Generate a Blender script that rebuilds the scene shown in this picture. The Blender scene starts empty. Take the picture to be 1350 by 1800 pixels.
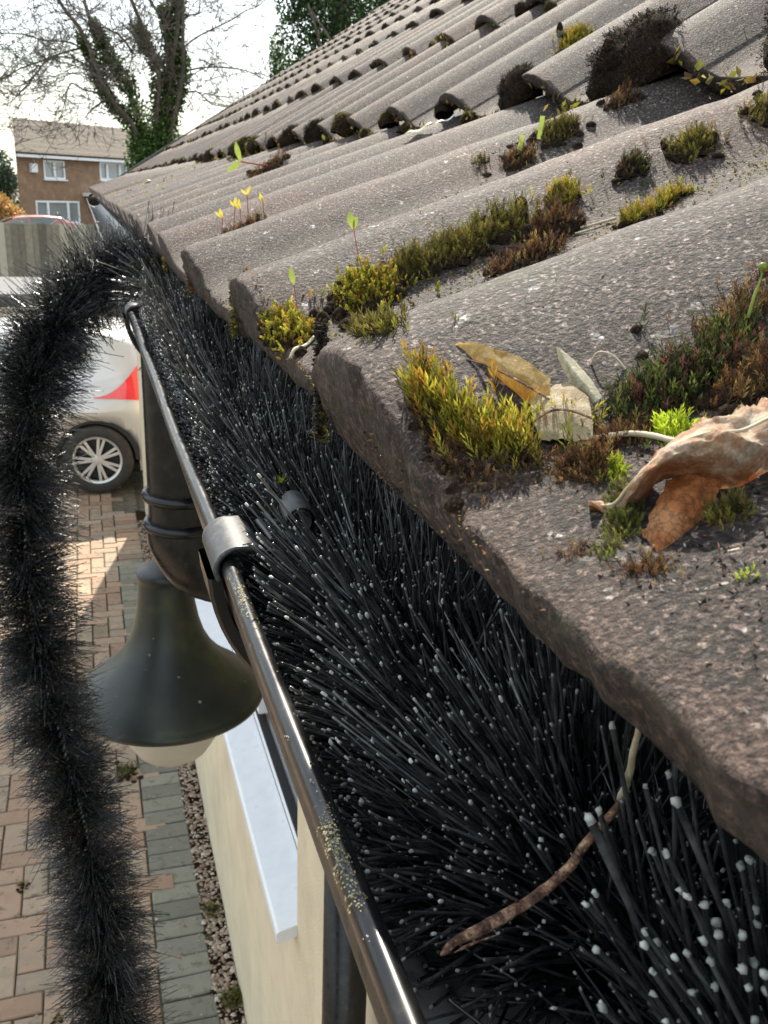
import bpy, math, random
import numpy as np
from mathutils import Vector, Matrix
from math import sin, cos, pi, radians as rad
random.seed(7); RNG = np.random.default_rng(11)
scene = bpy.context.scene
COL = scene.collection

# ------------------------------------------------------------ camera, light, exposure
YAW, PITCH, ROLL = rad(17.9), rad(19.0), rad(2.1)
fwd = Vector((sin(YAW)*cos(PITCH), cos(YAW)*cos(PITCH), -sin(PITCH)))
r0 = Vector((cos(YAW), -sin(YAW), 0)); u0 = r0.cross(fwd)
right = r0*cos(ROLL) + u0*sin(ROLL); up = u0*cos(ROLL) - r0*sin(ROLL)
cam_d = bpy.data.cameras.new('camera'); cam = bpy.data.objects.new('camera', cam_d); COL.objects.link(cam)
cam.matrix_world = Matrix(((right.x, up.x, -fwd.x, 0), (right.y, up.y, -fwd.y, 0), (right.z, up.z, -fwd.z, 0), (0, 0, 0, 1)))
cam_d.sensor_fit = 'VERTICAL'; cam_d.sensor_height = 32; cam_d.lens = 1622/1800*32
cam_d.clip_start = .01; cam_d.clip_end = 3000
cam_d.dof.use_dof = True; cam_d.dof.focus_distance = .28; cam_d.dof.aperture_fstop = 60
scene.camera = cam
SUN_AZ, SUN_EL = rad(14), rad(43)
world = bpy.data.worlds.new('World'); scene.world = world; world.use_nodes = True
wt = world.node_tree; bg = wt.nodes['Background']
sky = wt.nodes.new('ShaderNodeTexSky'); sky.sky_type = 'NISHITA'; sky.sun_disc = False
sky.sun_elevation = SUN_EL; sky.sun_rotation = SUN_AZ; sky.air_density = 1.3; sky.dust_density = .9
tc = wt.nodes.new('ShaderNodeTexCoord'); mp = wt.nodes.new('ShaderNodeMapping'); mp.inputs['Scale'].default_value = (1, 1, 2.6)
nz = wt.nodes.new('ShaderNodeTexNoise'); nz.inputs['Scale'].default_value = 3.2; nz.inputs['Detail'].default_value = 9; nz.inputs['Roughness'].default_value = .6
cr = wt.nodes.new('ShaderNodeValToRGB'); cr.color_ramp.elements[0].position = .30; cr.color_ramp.elements[1].position = .62
mx = wt.nodes.new('ShaderNodeMixRGB'); mx.inputs[2].default_value = (7.8, 8.3, 8.6, 1)
ml = wt.nodes.new('ShaderNodeMath'); ml.operation = 'MULTIPLY'; ml.inputs[1].default_value = .88
wt.links.new(tc.outputs['Generated'], mp.inputs[0]); wt.links.new(mp.outputs[0], nz.inputs['Vector'])
wt.links.new(nz.outputs['Fac'], cr.inputs[0]); wt.links.new(cr.outputs[0], ml.inputs[0]); wt.links.new(ml.outputs[0], mx.inputs[0])
wt.links.new(sky.outputs[0], mx.inputs[1]); wt.links.new(mx.outputs[0], bg.inputs[0])
bg.inputs[1].default_value = .12
sd = bpy.data.lights.new('sun', 'SUN'); sd.energy = 5.0; sd.angle = rad(.6); sd.color = (1, .91, .77)
sun = bpy.data.objects.new('sun', sd); COL.objects.link(sun)
ts = Vector((sin(SUN_AZ)*cos(SUN_EL), cos(SUN_AZ)*cos(SUN_EL), sin(SUN_EL)))
sun.rotation_euler = ts.to_track_quat('Z', 'Y').to_euler(); sun.location = ts*20
vs = scene.view_settings; vs.view_transform = 'Standard'; vs.look = 'None'; vs.exposure = 1.02; vs.gamma = 1; vs.use_curve_mapping = False
scene.render.engine = 'CYCLES'
cy = scene.cycles; cy.use_denoising = True; cy.use_adaptive_sampling = True; cy.max_bounces = 6; cy.transparent_max_bounces = 12
cy.caustics_reflective = False; cy.caustics_refractive = False; cy.sample_clamp_indirect = 6

# ------------------------------------------------------------ helpers
def mat(name, stops, scale=20., rough=.6, detail=6., bump=0., bscale=None, metal=0., spec=.5, coord='Position',
        ramp_by=None, rough2=None, trans=0., coat=0., speck=None, hollow=False, bdist=.001, nrough=.6, bdetail=5.):
    """noise -> colour ramp principled material; ramp_by 'random' (per object), 'attr' (colour attribute)"""
    m = bpy.data.materials.new(name); m.use_nodes = True; t = m.node_tree; N = t.nodes; L = t.links
    p = N['Principled BSDF']; p.inputs['Roughness'].default_value = rough; p.inputs['Metallic'].default_value = metal
    p.inputs['Specular IOR Level'].default_value = spec; p.inputs['Coat Weight'].default_value = coat
    geo = N.new('ShaderNodeNewGeometry') if coord == 'Position' else N.new('ShaderNodeTexCoord')
    vec = geo.outputs['Position'] if coord == 'Position' else geo.outputs[coord]
    n = N.new('ShaderNodeTexNoise'); n.inputs['Scale'].default_value = scale; n.inputs['Detail'].default_value = detail
    n.inputs['Roughness'].default_value = nrough
    L.new(vec, n.inputs['Vector'])
    r = N.new('ShaderNodeValToRGB'); el = r.color_ramp.elements
    while len(el) < len(stops): el.new(.5)
    for e, (pos, c) in zip(el, stops): e.position = pos; e.color = (*c, 1)
    L.new(n.outputs['Fac'], r.inputs[0]); colour = r.outputs[0]
    if ramp_by == 'random':
        oi = N.new('ShaderNodeObjectInfo'); at = N.new('ShaderNodeAttribute'); at.attribute_name = 'rnd'
        a1 = N.new('ShaderNodeMath'); a1.operation = 'ADD'; L.new(oi.outputs['Random'], a1.inputs[0]); L.new(at.outputs['Fac'], a1.inputs[1])
        fr = N.new('ShaderNodeMath'); fr.operation = 'FRACT'; L.new(a1.outputs[0], fr.inputs[0])
        w = N.new('ShaderNodeMath'); w.operation = 'MULTIPLY_ADD'; w.inputs[1].default_value = .55; L.new(fr.outputs[0], w.inputs[0])
        s = N.new('ShaderNodeMath'); s.operation = 'MULTIPLY'; s.inputs[1].default_value = .45; L.new(n.outputs['Fac'], s.inputs[0]); L.new(s.outputs[0], w.inputs[2])
        L.new(w.outputs[0], r.inputs[0])
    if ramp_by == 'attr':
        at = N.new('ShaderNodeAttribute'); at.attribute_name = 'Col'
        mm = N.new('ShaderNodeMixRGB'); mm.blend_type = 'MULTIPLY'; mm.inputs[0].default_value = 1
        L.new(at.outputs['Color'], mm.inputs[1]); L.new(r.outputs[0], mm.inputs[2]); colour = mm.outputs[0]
    if speck:
        for (sc, lo, hi, c, amt) in speck:
            k = N.new('ShaderNodeTexNoise'); k.inputs['Scale'].default_value = sc; k.inputs['Detail'].default_value = 3
            L.new(vec, k.inputs['Vector']); q = N.new('ShaderNodeMapRange'); q.inputs[1].default_value = lo; q.inputs[2].default_value = hi; q.inputs[4].default_value = amt
            L.new(k.outputs['Fac'], q.inputs[0]); mm = N.new('ShaderNodeMixRGB'); L.new(q.outputs[0], mm.inputs[0]); L.new(colour, mm.inputs[1]); mm.inputs[2].default_value = (*c, 1); colour = mm.outputs[0]
    if hollow:   # exposed sand grains: one tone per grain
        vo = N.new('ShaderNodeTexVoronoi'); vo.inputs['Scale'].default_value = 950; L.new(vec, vo.inputs['Vector'])
        sc_ = N.new('ShaderNodeSeparateColor'); L.new(vo.outputs['Color'], sc_.inputs[0]); gr_ = N.new('ShaderNodeValToRGB'); eg = gr_.color_ramp.elements; eg.new(.3); eg.new(.8)
        for q, pos, v_ in zip(eg, (.12, .3, .8, .93), (.12, .62, 1.0, 3.2)): q.position = pos; q.color = (v_, v_, v_, 1)
        L.new(sc_.outputs[0], gr_.inputs[0]); mm = N.new('ShaderNodeMixRGB'); mm.blend_type = 'MULTIPLY'; mm.inputs[0].default_value = .85; L.new(colour, mm.inputs[1]); L.new(gr_.outputs[0], mm.inputs[2]); colour = mm.outputs[0]
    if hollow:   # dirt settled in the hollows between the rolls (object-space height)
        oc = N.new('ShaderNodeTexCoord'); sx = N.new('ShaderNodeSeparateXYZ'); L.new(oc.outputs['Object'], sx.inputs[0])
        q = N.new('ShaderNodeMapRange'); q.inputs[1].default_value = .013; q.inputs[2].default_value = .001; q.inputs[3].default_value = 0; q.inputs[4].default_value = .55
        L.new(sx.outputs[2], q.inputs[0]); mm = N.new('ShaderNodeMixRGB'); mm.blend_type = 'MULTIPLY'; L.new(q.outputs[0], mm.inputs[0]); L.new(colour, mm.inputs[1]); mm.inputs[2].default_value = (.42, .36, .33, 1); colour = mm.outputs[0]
        # worn reddish crumbly band along the lower edge of each tile
        nn = N.new('ShaderNodeTexNoise'); nn.inputs['Scale'].default_value = 120; nn.inputs['Detail'].default_value = 6; L.new(vec, nn.inputs['Vector'])
        ad = N.new('ShaderNodeMath'); ad.operation = 'MULTIPLY_ADD'; ad.inputs[1].default_value = .05; L.new(nn.outputs['Fac'], ad.inputs[0]); L.new(sx.outputs[0], ad.inputs[2])
        q = N.new('ShaderNodeMapRange'); q.inputs[1].default_value = .040; q.inputs[2].default_value = .020; q.inputs[3].default_value = 0; q.inputs[4].default_value = .75; L.new(ad.outputs[0], q.inputs[0])
        rc = N.new('ShaderNodeValToRGB'); e3 = rc.color_ramp.elements; e3[0].position = .42; e3[0].color = (.022, .012, .008, 1); e3[1].position = .6; e3[1].color = (.155, .100, .076, 1); L.new(n.outputs['Fac'], rc.inputs[0])
        mm = N.new('ShaderNodeMixRGB'); L.new(q.outputs[0], mm.inputs[0]); L.new(colour, mm.inputs[1]); L.new(rc.outputs[0], mm.inputs[2]); colour = mm.outputs[0]
    L.new(colour, p.inputs['Base Color'])
    if rough2 is not None:
        q = N.new('ShaderNodeMapRange'); q.inputs[1].default_value = .35; q.inputs[2].default_value = .65; q.inputs[3].default_value = rough; q.inputs[4].default_value = rough2
        L.new(n.outputs['Fac'], q.inputs[0]); L.new(q.outputs[0], p.inputs['Roughness'])
    if bump:
        b = N.new('ShaderNodeTexNoise'); b.inputs['Scale'].default_value = bscale or scale; b.inputs['Detail'].default_value = bdetail; b.inputs['Roughness'].default_value = .65
        L.new(vec, b.inputs['Vector']); bn = N.new('ShaderNodeBump'); bn.inputs['Strength'].default_value = bump; bn.inputs['Distance'].default_value = bdist
        L.new(b.outputs['Fac'], bn.inputs['Height']); L.new(bn.outputs[0], p.inputs['Normal'])
    if trans:
        tr = N.new('ShaderNodeBsdfTranslucent'); ms = N.new('ShaderNodeMixShader'); ms.inputs[0].default_value = trans
        L.new(colour, tr.inputs[0]); L.new(p.outputs[0], ms.inputs[1]); L.new(tr.outputs[0], ms.inputs[2]); L.new(ms.outputs[0], N['Material Output'].inputs[0])
    return m

def mesh_np(name, V, F, mats, mi=None, smooth=False, col=None, rnd=None):
    """V (n,3) array, F (k,4) int array of quads (or list of lists) -> mesh"""
    me = bpy.data.meshes.new(name); V = np.asarray(V, dtype=np.float32)
    if isinstance(F, np.ndarray) and F.ndim == 2:
        k, s = F.shape
        me.vertices.add(len(V)); me.vertices.foreach_set('co', V.ravel())
        me.loops.add(k*s); me.loops.foreach_set('vertex_index', F.astype(np.int32).ravel())
        me.polygons.add(k); me.polygons.foreach_set('loop_start', np.arange(0, k*s, s, dtype=np.int32))
        me.polygons.foreach_set('loop_total', np.full(k, s, dtype=np.int32))
    else: me.from_pydata([tuple(v) for v in V], [], [list(f) for f in F])
    for m in (mats if isinstance(mats, (list, tuple)) else [mats]): me.materials.append(m)
    if mi is not None: me.polygons.foreach_set('material_index', np.asarray(mi, dtype=np.int32))
    me.polygons.foreach_set('use_smooth', np.full(len(me.polygons), smooth, dtype=bool))
    if col is not None:
        a = me.color_attributes.new('Col', 'FLOAT_COLOR', 'POINT'); c = np.ones((len(V), 4), dtype=np.float32); c[:, :3] = col; a.data.foreach_set('color', c.ravel())
    if rnd is not None:
        a = me.attributes.new('rnd', 'FLOAT', 'POINT'); a.data.foreach_set('value', np.asarray(rnd, dtype=np.float32))
    me.update(calc_edges=True); me.validate(); return me

def link(name, data, parent=None, label=None, cat=None, group=None, kind=None, loc=None, rot=None):
    o = bpy.data.objects.new(name, data); COL.objects.link(o)
    if parent is not None: o.parent = parent
    if loc is not None: o.location = loc
    if rot is not None: o.rotation_euler = rot
    for k, v in (('label', label), ('category', cat), ('group', group), ('kind', kind)):
        if v: o[k] = v
    return o

class MB:
    """collects boxes, tubes, grids and lathes into one mesh"""
    def __init__(s): s.v = []; s.f = []; s.m = []
    def add(s, V, F, m=0):
        b = len(s.v); s.v += [tuple(p) for p in V]; s.f += [[i+b for i in f] for f in F]; s.m += [m]*len(F); return s
    def box(s, a, b, m=0, M=None, bev=0.):
        (x0, y0, z0), (x1, y1, z1) = a, b
        if bev:
            V = []; 
            for z, e in ((z0, bev), (z0+bev, 0), (z1-bev, 0), (z1, bev)):
                V += [(x0+e, y0+e, z), (x1-e, y0+e, z), (x1-e, y1-e, z), (x0+e, y1-e, z)]
            F = [[3, 2, 1, 0], [12, 13, 14, 15]] + [[4*k+i, 4*k+(i+1) % 4, 4*k+4+(i+1) % 4, 4*k+4+i] for k in range(3) for i in range(4)]
        else:
            V = [(x0, y0, z0), (x1, y0, z0), (x1, y1, z0), (x0, y1, z0), (x0, y0, z1), (x1, y0, z1), (x1, y1, z1), (x0, y1, z1)]
            F = [[3, 2, 1, 0], [4, 5, 6, 7], [0, 1, 5, 4], [1, 2, 6, 5], [2, 3, 7, 6], [3, 0, 4, 7]]
        if M is not None: V = [M @ Vector(p) for p in V]
        return s.add(V, F, m)
    def grid(s, rows, m=0, close=False):
        n = len(rows[0]); V = [p for r in rows for p in r]; F = []
        for i in range(len(rows)-1):
            for j in range(n if close else n-1):
                k = (j+1) % n; F.append([i*n+j, i*n+k, (i+1)*n+k, (i+1)*n+j])
        return s.add(V, F, m)
    def tube(s, pts, rs, n=8, m=0, cap=True):
        pts = [Vector(p) for p in pts]; rs = list(np.interp(np.linspace(0, 1, len(pts)), np.linspace(0, 1, len(rs)), rs)) if hasattr(rs, '__len__') else [rs]*len(pts); rows = []; ref = None
        for i, p in enumerate(pts):
            d = (pts[min(i+1, len(pts)-1)]-pts[max(i-1, 0)]).normalized()
            if ref is None: ref = Vector((0, 0, 1)) if abs(d.z) < .9 else Vector((1, 0, 0))
            a = d.cross(ref).normalized(); b = d.cross(a);
            rows.append([p+(a*cos(2*pi*k/n)+b*sin(2*pi*k/n))*rs[i] for k in range(n)])
        base = len(s.v); s.grid(rows, m, True)
        if cap: s.f += [[base+k for k in range(n)][::-1], [base+(len(rows)-1)*n+k for k in range(n)]]; s.m += [m, m]
        return s
    def lathe(s, prof, c=(0, 0, 0), n=32, m=0, axis='Z'):
        rows = []
        for r, h in prof:
            row = []
            for k in range(n):
                a = 2*pi*k/n; x, y = r*cos(a), r*sin(a)
                row.append((c[0]+x, c[1]+y, c[2]+h) if axis == 'Z' else (c[0]+x, c[1]+h, c[2]+y))
            rows.append(row)
        return s.grid(rows, m, True)
    def mesh(s, name, mats, smooth=False): return mesh_np(name, np.array([tuple(p) for p in s.v]), s.f, mats, s.m, smooth)
    def part(s, name, mats, parent=None, smooth=False, **k): return link(name, s.mesh(name, mats, smooth), parent, **k)

def catmull(P, n=8):
    P = [Vector(p) for p in P]; Q = [P[0]*2-P[1]] + P + [P[-1]*2-P[-2]]; out = []
    for i in range(1, len(Q)-2):
        a, b, c, d = Q[i-1:i+3]
        for k in range(n):
            t = k/n; out.append(.5*((2*b)+(c-a)*t+(2*a-5*b+4*c-d)*t*t+(3*b-a-3*c+d)*t**3))
    out.append(P[-1]); return out
def norm(a): return a/np.maximum(np.linalg.norm(a, axis=-1, keepdims=True), 1e-9)
def anoise(V, f, seed=0):
    """cheap smooth pseudo noise on an (n,3) array"""
    r = np.random.default_rng(seed); out = np.zeros(len(V)); amp = 1.
    for o in range(4):
        for _ in range(3):
            d = r.normal(size=3); d /= np.linalg.norm(d); out += amp*np.sin(V@d*f*(1.9**o)*r.uniform(.8, 1.25)+r.uniform(0, 6.28))/3
        amp *= .55
    return out

# ------------------------------------------------------------ materials
M = {}
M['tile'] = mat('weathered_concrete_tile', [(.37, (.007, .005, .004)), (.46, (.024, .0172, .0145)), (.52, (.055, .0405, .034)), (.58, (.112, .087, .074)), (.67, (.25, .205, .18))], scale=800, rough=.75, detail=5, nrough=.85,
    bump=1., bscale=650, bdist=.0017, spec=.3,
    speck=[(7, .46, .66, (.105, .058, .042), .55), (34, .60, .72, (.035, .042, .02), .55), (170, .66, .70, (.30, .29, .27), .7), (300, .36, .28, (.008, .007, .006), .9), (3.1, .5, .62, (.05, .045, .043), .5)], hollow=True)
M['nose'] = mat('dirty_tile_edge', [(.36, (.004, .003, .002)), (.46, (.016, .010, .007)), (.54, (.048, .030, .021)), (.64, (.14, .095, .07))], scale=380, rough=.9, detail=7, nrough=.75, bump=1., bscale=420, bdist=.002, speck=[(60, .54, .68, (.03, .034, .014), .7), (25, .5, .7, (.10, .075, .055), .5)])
M['tile_far'] = M['tile']
M['moss'] = mat('moss', [(.3, (.75, .75, .75)), (.7, (1.2, 1.2, 1.2))], scale=300, rough=.75, ramp_by='attr', trans=.35, spec=.25)
M['soil'] = mat('moss_soil', [(.35, (.010, .007, .005)), (.55, (.034, .022, .014)), (.7, (.08, .055, .028))], scale=600, rough=1, bump=1, bscale=600, bdist=.004, spec=.1)
M['bristle'] = mat('black_bristle', [(.35, (.016, .0165, .017)), (.7, (.085, .087, .086))], scale=160, rough=.25, spec=.9, ramp_by='attr')
M['bristle_tip'] = mat('bristle_tip', [(.3, (.16, .17, .165)), (.55, (.42, .43, .39)), (.7, (.74, .74, .66))], scale=110, rough=.6)
M['wire'] = mat('twisted_wire', [(.3, (.20, .20, .20)), (.7, (.35, .34, .32))], scale=90, rough=.35, metal=.9)
M['pvc'] = mat('black_pvc', [(.5, (.006, .006, .007)), (.66, (.012, .012, .012)), (.76, (.06, .056, .045))], scale=70, rough=.22, rough2=.38, spec=.42, detail=9, bump=.06, bscale=400, bdist=.0004)
M['pvc_in'] = mat('gutter_inside_dirt_and_sheen', [(.34, (.03, .027, .024)), (.43, (.12, .115, .105)), (.50, (.42, .42, .41)), (.8, (.62, .63, .63))], scale=60, rough=.25, rough2=.6, detail=9, nrough=.72, bump=.4, bscale=240, bdist=.0008)  # pale dirt, its light tones raised to carry the sky reflection as colour
M['pvc_grey'] = mat('weathered_grey_plastic', [(.35, (.025, .026, .026)), (.6, (.065, .068, .068)), (.78, (.18, .17, .13))], scale=260, rough=.42, rough2=.6, detail=7, bump=.2, bscale=600, bdist=.0005)
M['render'] = mat('cream_render', [(.3, (.60, .52, .36)), (.7, (.72, .63, .45))], scale=7, rough=.9, bump=.9, bscale=190, bdist=.004, speck=[(3, .55, .75, (.44, .39, .27), .45), (11, .62, .7, (.50, .46, .34), .4)])
M['upvc'] = mat('white_plastic', [(.3, (.72, .74, .76)), (.62, (.80, .81, .82)), (.8, (.5, .5, .47))], scale=22, rough=.3)
M['glass'] = mat('window_glass', [(.3, (.16, .19, .19)), (.7, (.24, .27, .27))], scale=1.5, rough=.06, spec=.9, coat=.6)
M['lamp'] = mat('dark_green_lamp_paint', [(.38, (.015, .019, .018)), (.54, (.028, .034, .024)), (.68, (.085, .095, .035))], scale=7, rough=.42, spec=.5, detail=5, bump=.15, bscale=140, bdist=.002, speck=[(60, .70, .74, (.35, .36, .32), .8)])
M['globe'] = mat('frosted_globe', [(.3, (.7, .68, .62)), (.7, (.85, .83, .78))], scale=5, rough=.35, trans=.5)
M['paver'] = mat('block_paving', [(.10, (.17, .15, .11)), (.32, (.28, .185, .125)), (.5, (.36, .245, .165)), (.66, (.27, .22, .16)), (.85, (.43, .31, .21))], scale=16, rough=.85, ramp_by='random', bump=.5, bscale=120, bdist=.004, speck=[(30, .58, .70, (.07, .065, .05), .6), (4, .55, .7, (.12, .12, .08), .45)])
M['paver_grey'] = mat('grey_green_edge_paving', [(.1, (.13, .13, .10)), (.5, (.19, .185, .145)), (.85, (.25, .24, .19))], scale=16, rough=.85, ramp_by='random', bump=.5, bscale=120, bdist=.004, speck=[(24, .56, .70, (.08, .085, .045), .6)])
M['sand'] = mat('joint_sand', [(.3, (.045, .042, .03)), (.6, (.11, .095, .065)), (.8, (.18, .15, .10))], scale=18, rough=.95, bump=.6, bscale=60, bdist=.01)
M['stone'] = mat('bed_stones', [(.1, (.10, .065, .045)), (.4, (.25, .17, .12)), (.65, (.34, .27, .20)), (.9, (.62, .57, .48))], scale=20, rough=.8, ramp_by='random')
M['brick'] = mat('brown_brick', [(.3, (.20, .125, .078)), (.55, (.27, .170, .105)), (.75, (.35, .24, .155))], scale=3.5, rough=.9, detail=8)
M['roof_far'] = mat('brown_far_tiles', [(.3, (.045, .033, .022)), (.6, (.078, .060, .041)), (.8, (.125, .100, .07))], scale=6, rough=.9, detail=8)
M['board'] = mat('grey_weathered_board', [(.25, (.11, .10, .075)), (.5, (.24, .215, .16)), (.75, (.42, .385, .30))], scale=9, rough=.9, ramp_by='random', detail=6)
M['bark'] = mat('grey_bark', [(.35, (.075, .06, .048)), (.65, (.16, .135, .11))], scale=14, rough=.95)
M['ivy'] = mat('ivy_leaf', [(.3, (.8, .8, .8)), (.7, (1.2, 1.2, 1.2))], scale=4, rough=.5, ramp_by='attr', trans=.3, spec=.3)
M['paint'] = mat('silver_car_paint', [(.3, (.52, .51, .49)), (.7, (.58, .57, .55))], scale=2, rough=.28, metal=.35, coat=.8)
M['paint_red'] = mat('red_car_paint', [(.3, (.26, .09, .06)), (.7, (.32, .12, .08))], scale=2, rough=.3, coat=.8)
M['tyre'] = mat('tyre_rubber', [(.3, (.025, .024, .022)), (.7, (.05, .046, .04))], scale=20, rough=.85)
M['alloy'] = mat('alloy', [(.3, (.55, .55, .53)), (.7, (.66, .66, .64))], scale=5, rough=.35, metal=.5)
M['tail'] = mat('red_tail_lens', [(.3, (.62, .01, .015)), (.7, (.75, .02, .03))], scale=5, rough=.1, coat=1)
M['black'] = mat('matt_black', [(.3, (.01, .01, .01)), (.7, (.02, .02, .02))], scale=5, rough=.6)
M['stick'] = mat('bare_stick', [(.40, (.035, .015, .010)), (.49, (.13, .060, .038)), (.56, (.32, .18, .10)), (.64, (.52, .38, .24))], scale=420, detail=9, nrough=.75, rough=.8, bump=1, bscale=500, bdist=.001)
M['straw'] = mat('pale_straw', [(.3, (.42, .34, .22)), (.7, (.66, .58, .42))], scale=150, rough=.7, trans=.2)
M['sprout'] = mat('green_sprout', [(.3, (.20, .28, .05)), (.7, (.38, .42, .09))], scale=150, rough=.5, trans=.45)
M['sprout_y'] = mat('yellow_sprout', [(.3, (.5, .42, .04)), (.7, (.62, .52, .08))], scale=150, rough=.5, trans=.45)
M['redstem'] = mat('red_stem', [(.3, (.40, .08, .05)), (.7, (.5, .14, .08))], scale=100, rough=.5, trans=.3)
M['white'] = mat('white_flake', [(.3, (.6, .6, .55)), (.7, (.8, .8, .75))], scale=50, rough=.6)
M['roofgrey'] = mat('grey_felt', [(.3, (.07, .07, .07)), (.7, (.12, .12, .125))], scale=6, rough=.8)

def leaf_mat(name, c0, c1, c2, vein, scale, tr, vs_=.6):
    m = bpy.data.materials.new(name); m.use_nodes = True; t = m.node_tree; N = t.nodes; L = t.links; p = N['Principled BSDF']
    g = N.new('ShaderNodeNewGeometry'); n = N.new('ShaderNodeTexNoise'); n.inputs['Scale'].default_value = 120; n.inputs['Detail'].default_value = 9; n.inputs['Roughness'].default_value = .7; L.new(g.outputs['Position'], n.inputs['Vector'])
    r = N.new('ShaderNodeValToRGB'); e = r.color_ramp.elements; e.new(.5)
    for q, pos, c in zip(e, (.42, .52, .64), (c0, c1, c2)): q.position = pos; q.color = (*c, 1)
    L.new(n.outputs['Fac'], r.inputs[0])
    wr = N.new('ShaderNodeMixRGB'); wr.inputs[0].default_value = .007; L.new(g.outputs['Position'], wr.inputs[1]); L.new(n.outputs['Color'], wr.inputs[2])
    v = N.new('ShaderNodeTexVoronoi'); v.feature = 'DISTANCE_TO_EDGE'; v.inputs['Scale'].default_value = scale; L.new(wr.outputs[0], v.inputs['Vector'])
    q = N.new('ShaderNodeMapRange'); q.inputs[1].default_value = 0; q.inputs[2].default_value = .11; q.inputs[3].default_value = vs_; q.inputs[4].default_value = 0; L.new(v.outputs['Distance'], q.inputs[0])
    mm = N.new('ShaderNodeMixRGB'); L.new(q.outputs[0], mm.inputs[0]); L.new(r.outputs[0], mm.inputs[1]); mm.inputs[2].default_value = (*vein, 1)
    q.interpolation_type = 'SMOOTHSTEP'
    b = N.new('ShaderNodeBump'); b.inputs['Distance'].default_value = .0005; b.inputs['Strength'].default_value = .7; L.new(v.outputs['Distance'], b.inputs['Height']); L.new(b.outputs[0], p.inputs['Normal'])
    L.new(mm.outputs[0], p.inputs['Base Color']); p.inputs['Roughness'].default_value = .55
    tn = N.new('ShaderNodeBsdfTranslucent'); L.new(mm.outputs[0], tn.inputs[0]); ms = N.new('ShaderNodeMixShader'); ms.inputs[0].default_value = tr
    L.new(p.outputs[0], ms.inputs[1]); L.new(tn.outputs[0], ms.inputs[2]); L.new(ms.outputs[0], N['Material Output'].inputs[0]); return m
M['leaf_grey'] = leaf_mat('dry_leaf_grey', (.44, .17, .05), (.58, .40, .25), (.70, .62, .50), (.22, .12, .06), 640, .5, .42)
M['leaf_orange'] = leaf_mat('dry_leaf_orange', (.48, .17, .045), (.70, .31, .10), (.78, .48, .24), (.16, .05, .02), 520, .65)
M['leaf_yellow'] = leaf_mat('dry_leaf_yellow', (.55, .36, .10), (.72, .52, .18), (.75, .62, .32), (.30, .15, .04), 850, .6, .4)
M['leaf_tan'] = leaf_mat('dry_leaf_tan', (.36, .26, .13), (.52, .42, .24), (.62, .55, .38), (.20, .12, .07), 850, .45, .4)
M['leaf_pale'] = leaf_mat('dry_leaf_pale', (.50, .46, .32), (.66, .62, .46), (.75, .72, .58), (.34, .28, .18), 500, .5)
M['bark_flake'] = leaf_mat('weathered_flake', (.07, .06, .045), (.17, .14, .10), (.30, .25, .18), (.05, .04, .03), 600, .1)
# ------------------------------------------------------------ roof shape
P, Y0, X0, Z0, T1 = .2, .264, .0684, -.0585, .014
def nose(j): return (X0, Z0) if j == 0 else (X0+.328+(j-1)*.281, Z0+.1355+(j-1)*.185)
PV = [(-.01, .0085), (0, .0145), (.009, .0230), (.023, .0300), (.040, .0335), (.057, .0310), (.074, .0215), (.089, .0100), (.105, .0025), (.135, 0), (.3, 0)]
PX = np.array([a for a, b in PV]); PZ = np.array([b for a, b in PV])
A0F = .68                # the eaves course has flatter rolls
def prof(v, j=1): return float(np.interp(v, PX, PZ))*(A0F if j == 0 else 1)
def seg(j):
    x, z = nose(j); x2, z2 = nose(j+1); a = math.atan2(z2-z, x2-x); t = T1+.002
    return x, z, math.atan2(z2-cos(a)*t-z, x2+sin(a)*t-x)
def roof_z(x, y):
    j = 0
    while nose(j+1)[0] <= x: j += 1
    x0, z0, a = seg(j); return z0+(x-x0)*math.tan(a)+prof((Y0-y) % P, j)/cos(a)
YEND, NC, GROUND = 8.44, 14, -2.75
WX = .362            # front wall plane
WEND = 8.15

# ------------------------------------------------------------ ground, paving
gm = MB(); R_ = 900
gm.grid([[(x, y, GROUND-.05) for x in (-R_, -60, -12, 0, 12, 60, R_)] for y in (-60, -5, 5, 20, 60, 200, R_)])
ground = gm.part('ground', M['sand'], kind='structure')
ground['label'] = 'bare sandy ground under and around the paving'
def paver_mesh(lx, ly, mt, name):
    g = .003; return MB().box((g, g, -.05), (lx-g, ly-g, 0), bev=.004).mesh(name, mt)
pav = link('driveway', None, kind='structure', label='block paved driveway below the gutter')
base_p = MB().grid([[(x, y, GROUND-.012) for x in (-7, -3, 0, .3)] for y in (-1, 4, 9, 15)]).part('joint_sand', M['sand'], pav, kind='stuff')
ph, pv_, pg = paver_mesh(.2, .1, M['paver'], 'paver'), paver_mesh(.1, .2, M['paver'], 'paver'), paver_mesh(.19, .1, M['paver_grey'], 'edge_paver')
cells = []
for i in range(-66, 1):
    for j in range(-4, 146):
        d = (i-j) % 4
        if d == 0: cells.append((i*.1+.085-.1, j*.1, 0))
        elif d == 3: cells.append((i*.1+.085-.1, j*.1, 1))
near = [c for c in cells if 2.0 < c[1] < 4.9 and -.62 < c[0] < .08]
near.sort(key=lambda c: c[1]); near = near[:230]; ns = set(near)
for x, y, k in near:
    link('paver', (pv_ if k else ph), pav, loc=(x, y, GROUND+random.uniform(-.003, .002)), rot=(random.gauss(0, .008), random.gauss(0, .008), random.gauss(0, .008)))
edge = [(.087, y*.1+.03, 2) for y in range(-4, 80)]
for x, y, k in edge:
    if 2.1 < y < 6.9: link('edge_paver', pg, pav, loc=(x, y, GROUND+random.uniform(-.002, .002)), rot=(random.gauss(0, .006), random.gauss(0, .006), random.gauss(0, .012)))
V, F, rn = [], [], []
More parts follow.
